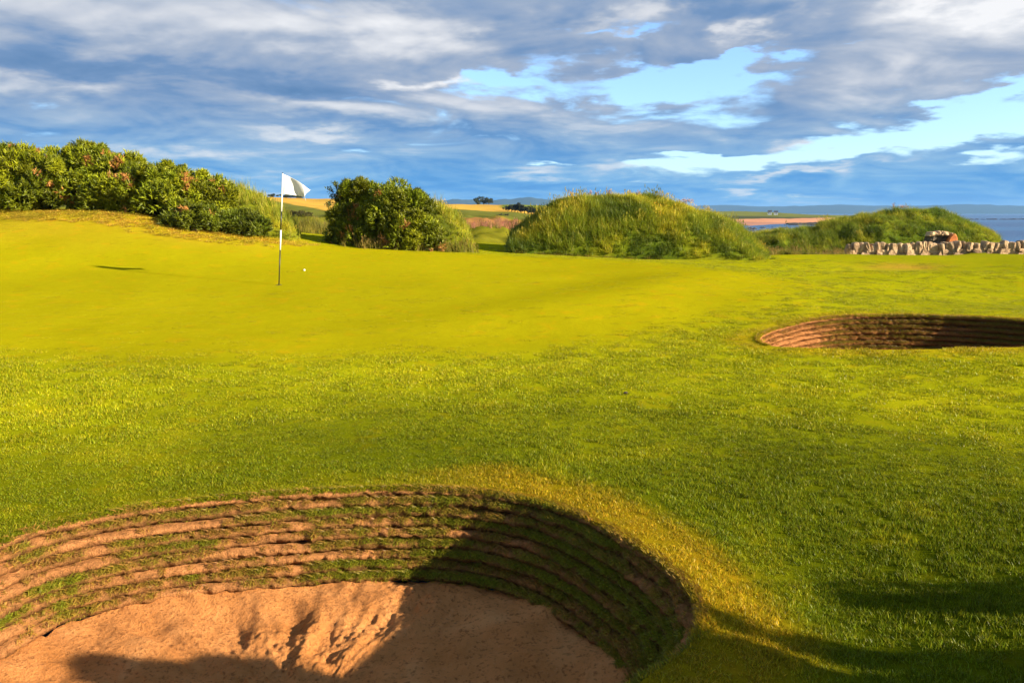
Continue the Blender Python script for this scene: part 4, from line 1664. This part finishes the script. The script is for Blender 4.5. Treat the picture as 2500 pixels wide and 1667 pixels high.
# ------------------------------------------------------------------ stones
def stone_mesh(name, w, t, h, seed, rnd=.35):
    rs = random.Random(seed)
    bm = bmesh.new()
    bmesh.ops.create_cube(bm, size=1.0)
    bmesh.ops.subdivide_edges(bm, edges=bm.edges[:], cuts=2, use_grid_fill=True)
    tilt = rs.uniform(-.15, .15)
    topw = rs.uniform(.55, .95)
    sx_, sy_ = rs.uniform(0, 50), rs.uniform(0, 50)
    for v in bm.verts:
        q = v.co.copy()
        n_ = q.normalized() * 0.62
        q = q.lerp(n_, rnd)
        k = 1 + 0.28 * float(fbm(q.x * 2.3 + sx_, q.y * 2.3 + q.z * 2 + sy_, 2, seed % 7))
        taper = 1 - (1 - topw) * (q.z + .5)
        v.co = Vector((q.x * w * k * taper + tilt * (q.z + .5) * h * .6, q.y * t * k, q.z * h * (0.92 + 0.08 * k)))
    me_ = bpy.data.meshes.new(name)
    bm.to_mesh(me_)
    bm.free()
    for p in me_.polygons:
        p.use_smooth = False
    return me_


wall_a = at(2064, 613, 29.5)
wall = empty('stone_wall', (wall_a.x, wall_a.y, gz(wall_a.x, wall_a.y)))
tag(wall, 'low drystone wall capped with upright stones behind the green', 'wall')
px = 2066.0
i = 0
while px < 2980:
    rs = random.Random(500 + i)
    wpx = rs.choice([9, 11, 12, 14, 15, 18])
    f = (px - 2066) / 434
    d = 29.5 - 1.2 * f
    top = 594 - 4.5 * f + rs.uniform(-3.5, 3.0)
    hgt = 23 / F * d * rs.uniform(.9, 1.2)
    p = at(px + wpx / 2, top, d)
    w = wpx / F * d
    me = stone_mesh('stone', w * .98, .34, hgt, 700 + i, rs.uniform(.15, .5))
    o = link('stone', me, M['stone'], wall)
    o.location = Vector((p.x, p.y + rs.uniform(-.04, .04), p.z - hgt / 2)) - wall.location
    o.rotation_euler = (rs.uniform(-.1, .1), rs.uniform(-.22, .22), rs.uniform(-.35, .35))
    px += wpx * .97
    i += 1
px = 2066.0
while px < 2980:          # courses below the cap
    rs = random.Random(900 + i)
    wpx = rs.uniform(24, 46)
    f = (px - 2066) / 434
    d = 29.5 - 1.2 * f
    w = wpx / F * d
    for kz in range(3):
        p = at(px + wpx / 2 + (kz % 2) * 8, 613 - 4 * f, d)
        me = stone_mesh('stone', w * 1.03, .42, .23, 1300 + i * 3 + kz, .16)
        o = link('stone', me, M['stone'], wall)
        o.location = Vector((p.x, p.y, p.z - .07 - kz * .2)) - wall.location
        o.rotation_euler = (0, rs.uniform(-.04, .04), rs.uniform(-.06, .06))
    px += wpx
    i += 1

# ruined stone hut end behind the wall
ra = at(2300, 592, 32.5)
ruin = empty('ruined_shelter', (ra.x, ra.y, ra.z - .9))
tag(ruin, 'ruined stone shelter with a rounded orange sandstone slab at one end', 'ruin')
for (x0_, y0_, w_, h_, mt_, dd_, rn) in [
    (2274, 571, 20, 9, 'stone', 0, .35), (2290, 569, 14, 10, 'stone', .05, .3), (2303, 570, 18, 9, 'stone', 0, .35), (2317, 573, 10, 8, 'stone', .03, .4),
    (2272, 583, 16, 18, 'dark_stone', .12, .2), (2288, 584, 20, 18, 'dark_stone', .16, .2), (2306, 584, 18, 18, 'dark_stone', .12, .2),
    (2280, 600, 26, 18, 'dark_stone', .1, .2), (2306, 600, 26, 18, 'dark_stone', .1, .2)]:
    d = 32.5 + dd_
    p = at(x0_, y0_, d)
    me = stone_mesh('stone', w_ / F * d * 1.1, .5, h_ / F * d * 1.15, int(x0_ + y0_), rn)
    o = link('stone', me, M[mt_], ruin)
    o.location = p - ruin.location
    o.rotation_euler = (0, random.uniform(-.1, .1), random.uniform(-.1, .1))
# the slab: a rounded gable profile with thickness
d = 32.1
prof = [(2312, 603), (2315, 592), (2320, 581), (2327, 572), (2332, 570), (2336, 574), (2339, 582), (2340, 603)]
vf = [at(a_, b_, d) - ruin.location for a_, b_ in prof]
vb = [v_ + Vector((.05, .38, 0)) for v_ in vf]
me = bpy.data.meshes.new('slab')
k = len(prof)
me.from_pydata([tuple(v_) for v_ in vf + vb], [], [tuple(range(k))[::-1], tuple(range(k, 2 * k))] + [(i_, (i_ + 1) % k, k + (i_ + 1) % k, k + i_) for i_ in range(k)])
slab = link('slab', me, M['red'], ruin)
slab['label'] = 'orange rounded sandstone slab'
bv = slab.modifiers.new('soft', 'BEVEL')
bv.width = .03
bv.segments = 2


# ------------------------------------------------------------------ far trees, cottages, rocks
def tree(px, base_py, d, w_px, h_px, label, group, seed, name='distant_tree', conifer=False, trunk=.25, col=(0.035, 0.045, 0.012)):
    rs = np.random.RandomState(seed)
    p = at(px, base_py, d)
    z = gz(p.x, p.y)
    z = max(z, p.z - 2) if abs(z - p.z) > 2 else z
    w, h = w_px / F * d, h_px / F * d
    root = empty(name, (p.x, p.y, z))
    tag(root, label, 'tree', group)
    v, q = tube([Vector((0, 0, -.3)), Vector((w * .02, 0, h * .4)), Vector((0, 0, h * .8))], [w * .05, w * .035, w * .012], 6)
    parts = [(v, q)]
    for i in range(5):
        a = i * 1.3
        e = Vector((math.cos(a) * w * .3, math.sin(a) * w * .3, h * (.55 + .06 * i)))
        parts.append(tube([Vector((0, 0, h * .25)), e * .6 + Vector((0, 0, h * .15)), e], [w * .025, w * .015, w * .006], 5))
    v, q = join_np(parts)
    link('trunk', mesh_np('trunk', v, q), M['wood'], root)
    n = 900
    if conifer:
        t = rs.rand(n) ** .8
        rr = (1 - t) * .5 * w * np.sqrt(rs.rand(n)) + .03 * w
        a = rs.rand(n) * 6.28
        P_ = np.c_[rr * np.cos(a), rr * np.sin(a), h * (trunk * .5 + (1 - trunk * .5) * t)]
    else:
        nc = 14
        cc_ = np.c_[rs.normal(size=nc) * .24 * w, rs.normal(size=nc) * .24 * w, h * (trunk + .2 + (.62 - trunk) * rs.rand(nc))]
        k_ = rs.randint(0, nc, n)
        dd = rs.normal(size=(n, 3))
        dd /= np.linalg.norm(dd, axis=1)[:, None]
        P_ = cc_[k_] + dd * np.array((.17 * w, .17 * w, .2 * h)) * (rs.rand(n, 1) ** .4)
    P_[:, 2] = P_[:, 2].clip(h * .05, h * 1.02)
    s = .06 * (w + h)
    d1 = rs.normal(size=(n, 3))
    d1 /= np.linalg.norm(d1, axis=1)[:, None]
    d2 = np.cross(d1, rs.normal(size=(n, 3)))
    d2 /= np.linalg.norm(d2, axis=1)[:, None]
    V = np.stack([P_ - d2 * s * .35, P_ + d2 * s * .35, P_ + d1 * s], 1).reshape(-1, 3)
    Cc = np.repeat(np.array(col) * (0.6 + .8 * rs.rand(n, 1)), 3, 0)
    link('crown', mesh_np('crown', V, np.arange(len(V)).reshape(-1, 3), Cc, False), M['tree'], root)
    return root


HT = 'trees on the field skyline'
tree(622, 479, 470, 26, 12, 'small round tree on the skyline beside the pale grass mound', HT, 1, trunk=.0)
tree(667, 480, 475, 20, 10, 'squarish little tree on the skyline just before the flag', HT, 2, trunk=.0)
tree(700, 481, 475, 26, 10, 'dark tree on the skyline behind the flagstick', HT, 3, trunk=.0)
tree(727, 482, 475, 30, 9, 'low hedge-like tree on the skyline under the flag', HT, 4, trunk=.0)
CT_ = 'copse trees on the golden field'
tree(1166, 499, 560, 26, 14, 'tree at the gorse-clump end of the copse on the golden field', CT_, 5, trunk=.0)
tree(1181, 499, 562, 28, 19, 'tallest tree in the middle of the copse on the golden field', CT_, 6, trunk=.0)
tree(1193, 499, 560, 20, 15, 'tree at the seaward end of the copse on the golden field', CT_, 7, trunk=.0)
WT = 'trees of the small pine wood'
for i, (x_, h_) in enumerate([(1240, 15), (1249, 18), (1257, 20), (1264, 25), (1272, 20), (1280, 18), (1288, 19), (1296, 20), (1303, 18), (1309, 12)]):
    tree(x_, 527, 300, 19, h_, 'dark wind-clipped pine in the small wood below the golden field', WT, 20 + i, 'pine_tree', False, .15, (0.026, 0.032, 0.012))
for i, (x_, y_, w_, h_) in enumerate([(1221, 533, 16, 9), (1238, 533, 14, 7)]):
    tree(x_, y_, 150, w_, h_, 'small grey shrub in the green field below the pine wood', 'shrubs below the pine wood', 40 + i, 'field_shrub', False, .02, (0.07, 0.075, 0.035))
for i, x_ in enumerate([702, 715, 728, 740, 750]):
    tree(x_, 522, 95, 28, 15, 'low dark scrub bush in the dip right behind the flagstick', 'scrub bushes behind the flagstick', 50 + i, 'scrub_bush', False, .02, (0.06, 0.055, 0.014))


def cottage(px, py, d, w, dp, h, label, seed):
    p = at(px, py, d)
    z = gz(p.x, p.y)
    root = empty('cottage', (p.x, p.y, z))
    root.rotation_euler = (0, 0, -.3)
    tag(root, label, 'cottage', 'white cottages on the headland')
    v = [(-w, -dp, -.5), (w, -dp, -.5), (w, dp, -.5), (-w, dp, -.5), (-w, -dp, h), (w, -dp, h), (w, dp, h), (-w, dp, h), (-w, 0, h * 1.55), (w, 0, h * 1.55)]
    f = [(0, 1, 5, 4), (2, 3, 7, 6), (1, 2, 6, 9, 5), (3, 0, 4, 8, 7)]
    me_ = bpy.data.meshes.new('wall')
    me_.from_pydata(v, [], f)
    link('wall', me_, M['white'], root)
    e = .25
    r = [(-w - e, -dp - e, h - .15), (w + e, -dp - e, h - .15), (w + e, 0, h * 1.6), (-w - e, 0, h * 1.6), (-w - e, dp + e, h - .15), (w + e, dp + e, h - .15)]
    me_ = bpy.data.meshes.new('roof')
    me_.from_pydata(r, [], [(0, 1, 2, 3), (3, 2, 5, 4)])
    ro = link('roof', me_, M['slate'], root)
    ro.modifiers.new('thick', 'SOLIDIFY').thickness = .2
    for sx_ in (-.45, .4):
        me_ = stone_mesh('window', .9, .12, 1.2, 3, 0)
        o_ = link('window', me_, M['black'], root)
        o_.location = (sx_ * w, -dp, h * .55)
    return root


cottage(1879, 524, 1120, 2.6, 2.6, 4.0, 'white cottage with a dark gap beside it on the headland', 1)
cottage(1894, 524, 1120, 2.6, 2.4, 3.6, 'slightly lower white cottage next to its twin on the headland', 2)


def rock_strip(name, label, pxs, py, d, hmax, n, seed, dspread):
    """a reef of many small rocks, too many to count"""
    rs = random.Random(seed)
    parts = []
    for i in range(n):
        p = at(rs.uniform(*pxs), py, d)
        dd = d + rs.uniform(-dspread, dspread)
        s = hmax * rs.uniform(.4, 1.5)
        bm = bmesh.new()
        bmesh.ops.create_icosphere(bm, subdivisions=1, radius=1)
        V = np.array([tuple(v_.co) for v_ in bm.verts])
        Fx = np.array([[v_.index for v_ in f_.verts] for f_ in bm.faces])
        bm.free()
        V = V * np.array((s * rs.uniform(2, 6), s * 2, s)) * (1 + .3 * np.array([rs.uniform(-1, 1) for _ in V])[:, None])
        V += np.array((p.x * dd / d, dd, SEA_Z))
        parts.append((V, Fx))
    v, f_ = join_np(parts)
    o = link(name, mesh_np(name, v, f_, None, False), M['rock'])
    tag(o, label, 'rocks', kind='stuff')


rock_strip('shore_rocks', 'dark rocks breaking the shallows of the bay', (1815, 1930), 560, 440, .35, 70, 1, 60)
rock_strip('reef', 'dark rock shelf at the end of the pink beach', (1935, 2060), 549, 640, 1.1, 70, 2, 40)
rock_strip('reef', 'brown reef line lying across the open sea', (2300, 2720), 536, 1130, 1.0, 110, 3, 25)
rock_strip('shore_rocks', 'brown weedy rocks along the near shore of the bay', (1895, 1960), 562, 400, .5, 25, 4, 15)


# ------------------------------------------------------------------ haze
bm = bmesh.new()
bmesh.ops.create_cube(bm, size=1.0)
me = bpy.data.meshes.new('haze')
bm.to_mesh(me)
bm.free()
hz = link('haze', me)
hz.scale = (28000, 24000, 150)
hz.location = (0, 3000, -11 + 75)
mh = bpy.data.materials.new('haze_air')
mh.use_nodes = True
th_ = NT(mh.node_tree)
th_.n.remove(th_.n['Principled BSDF'])
pv = th_.new('ShaderNodeVolumePrincipled')
pv.inputs['Color'].default_value = (0.24, 0.50, 0.92, 1)
pv.inputs['Density'].default_value = 7e-5
th_.l.new(pv.outputs[0], th_.n['Material Output'].inputs['Volume'])
me.materials.append(mh)
tag(hz, 'thin blue sea haze over the far coast', 'haze', kind='stuff')
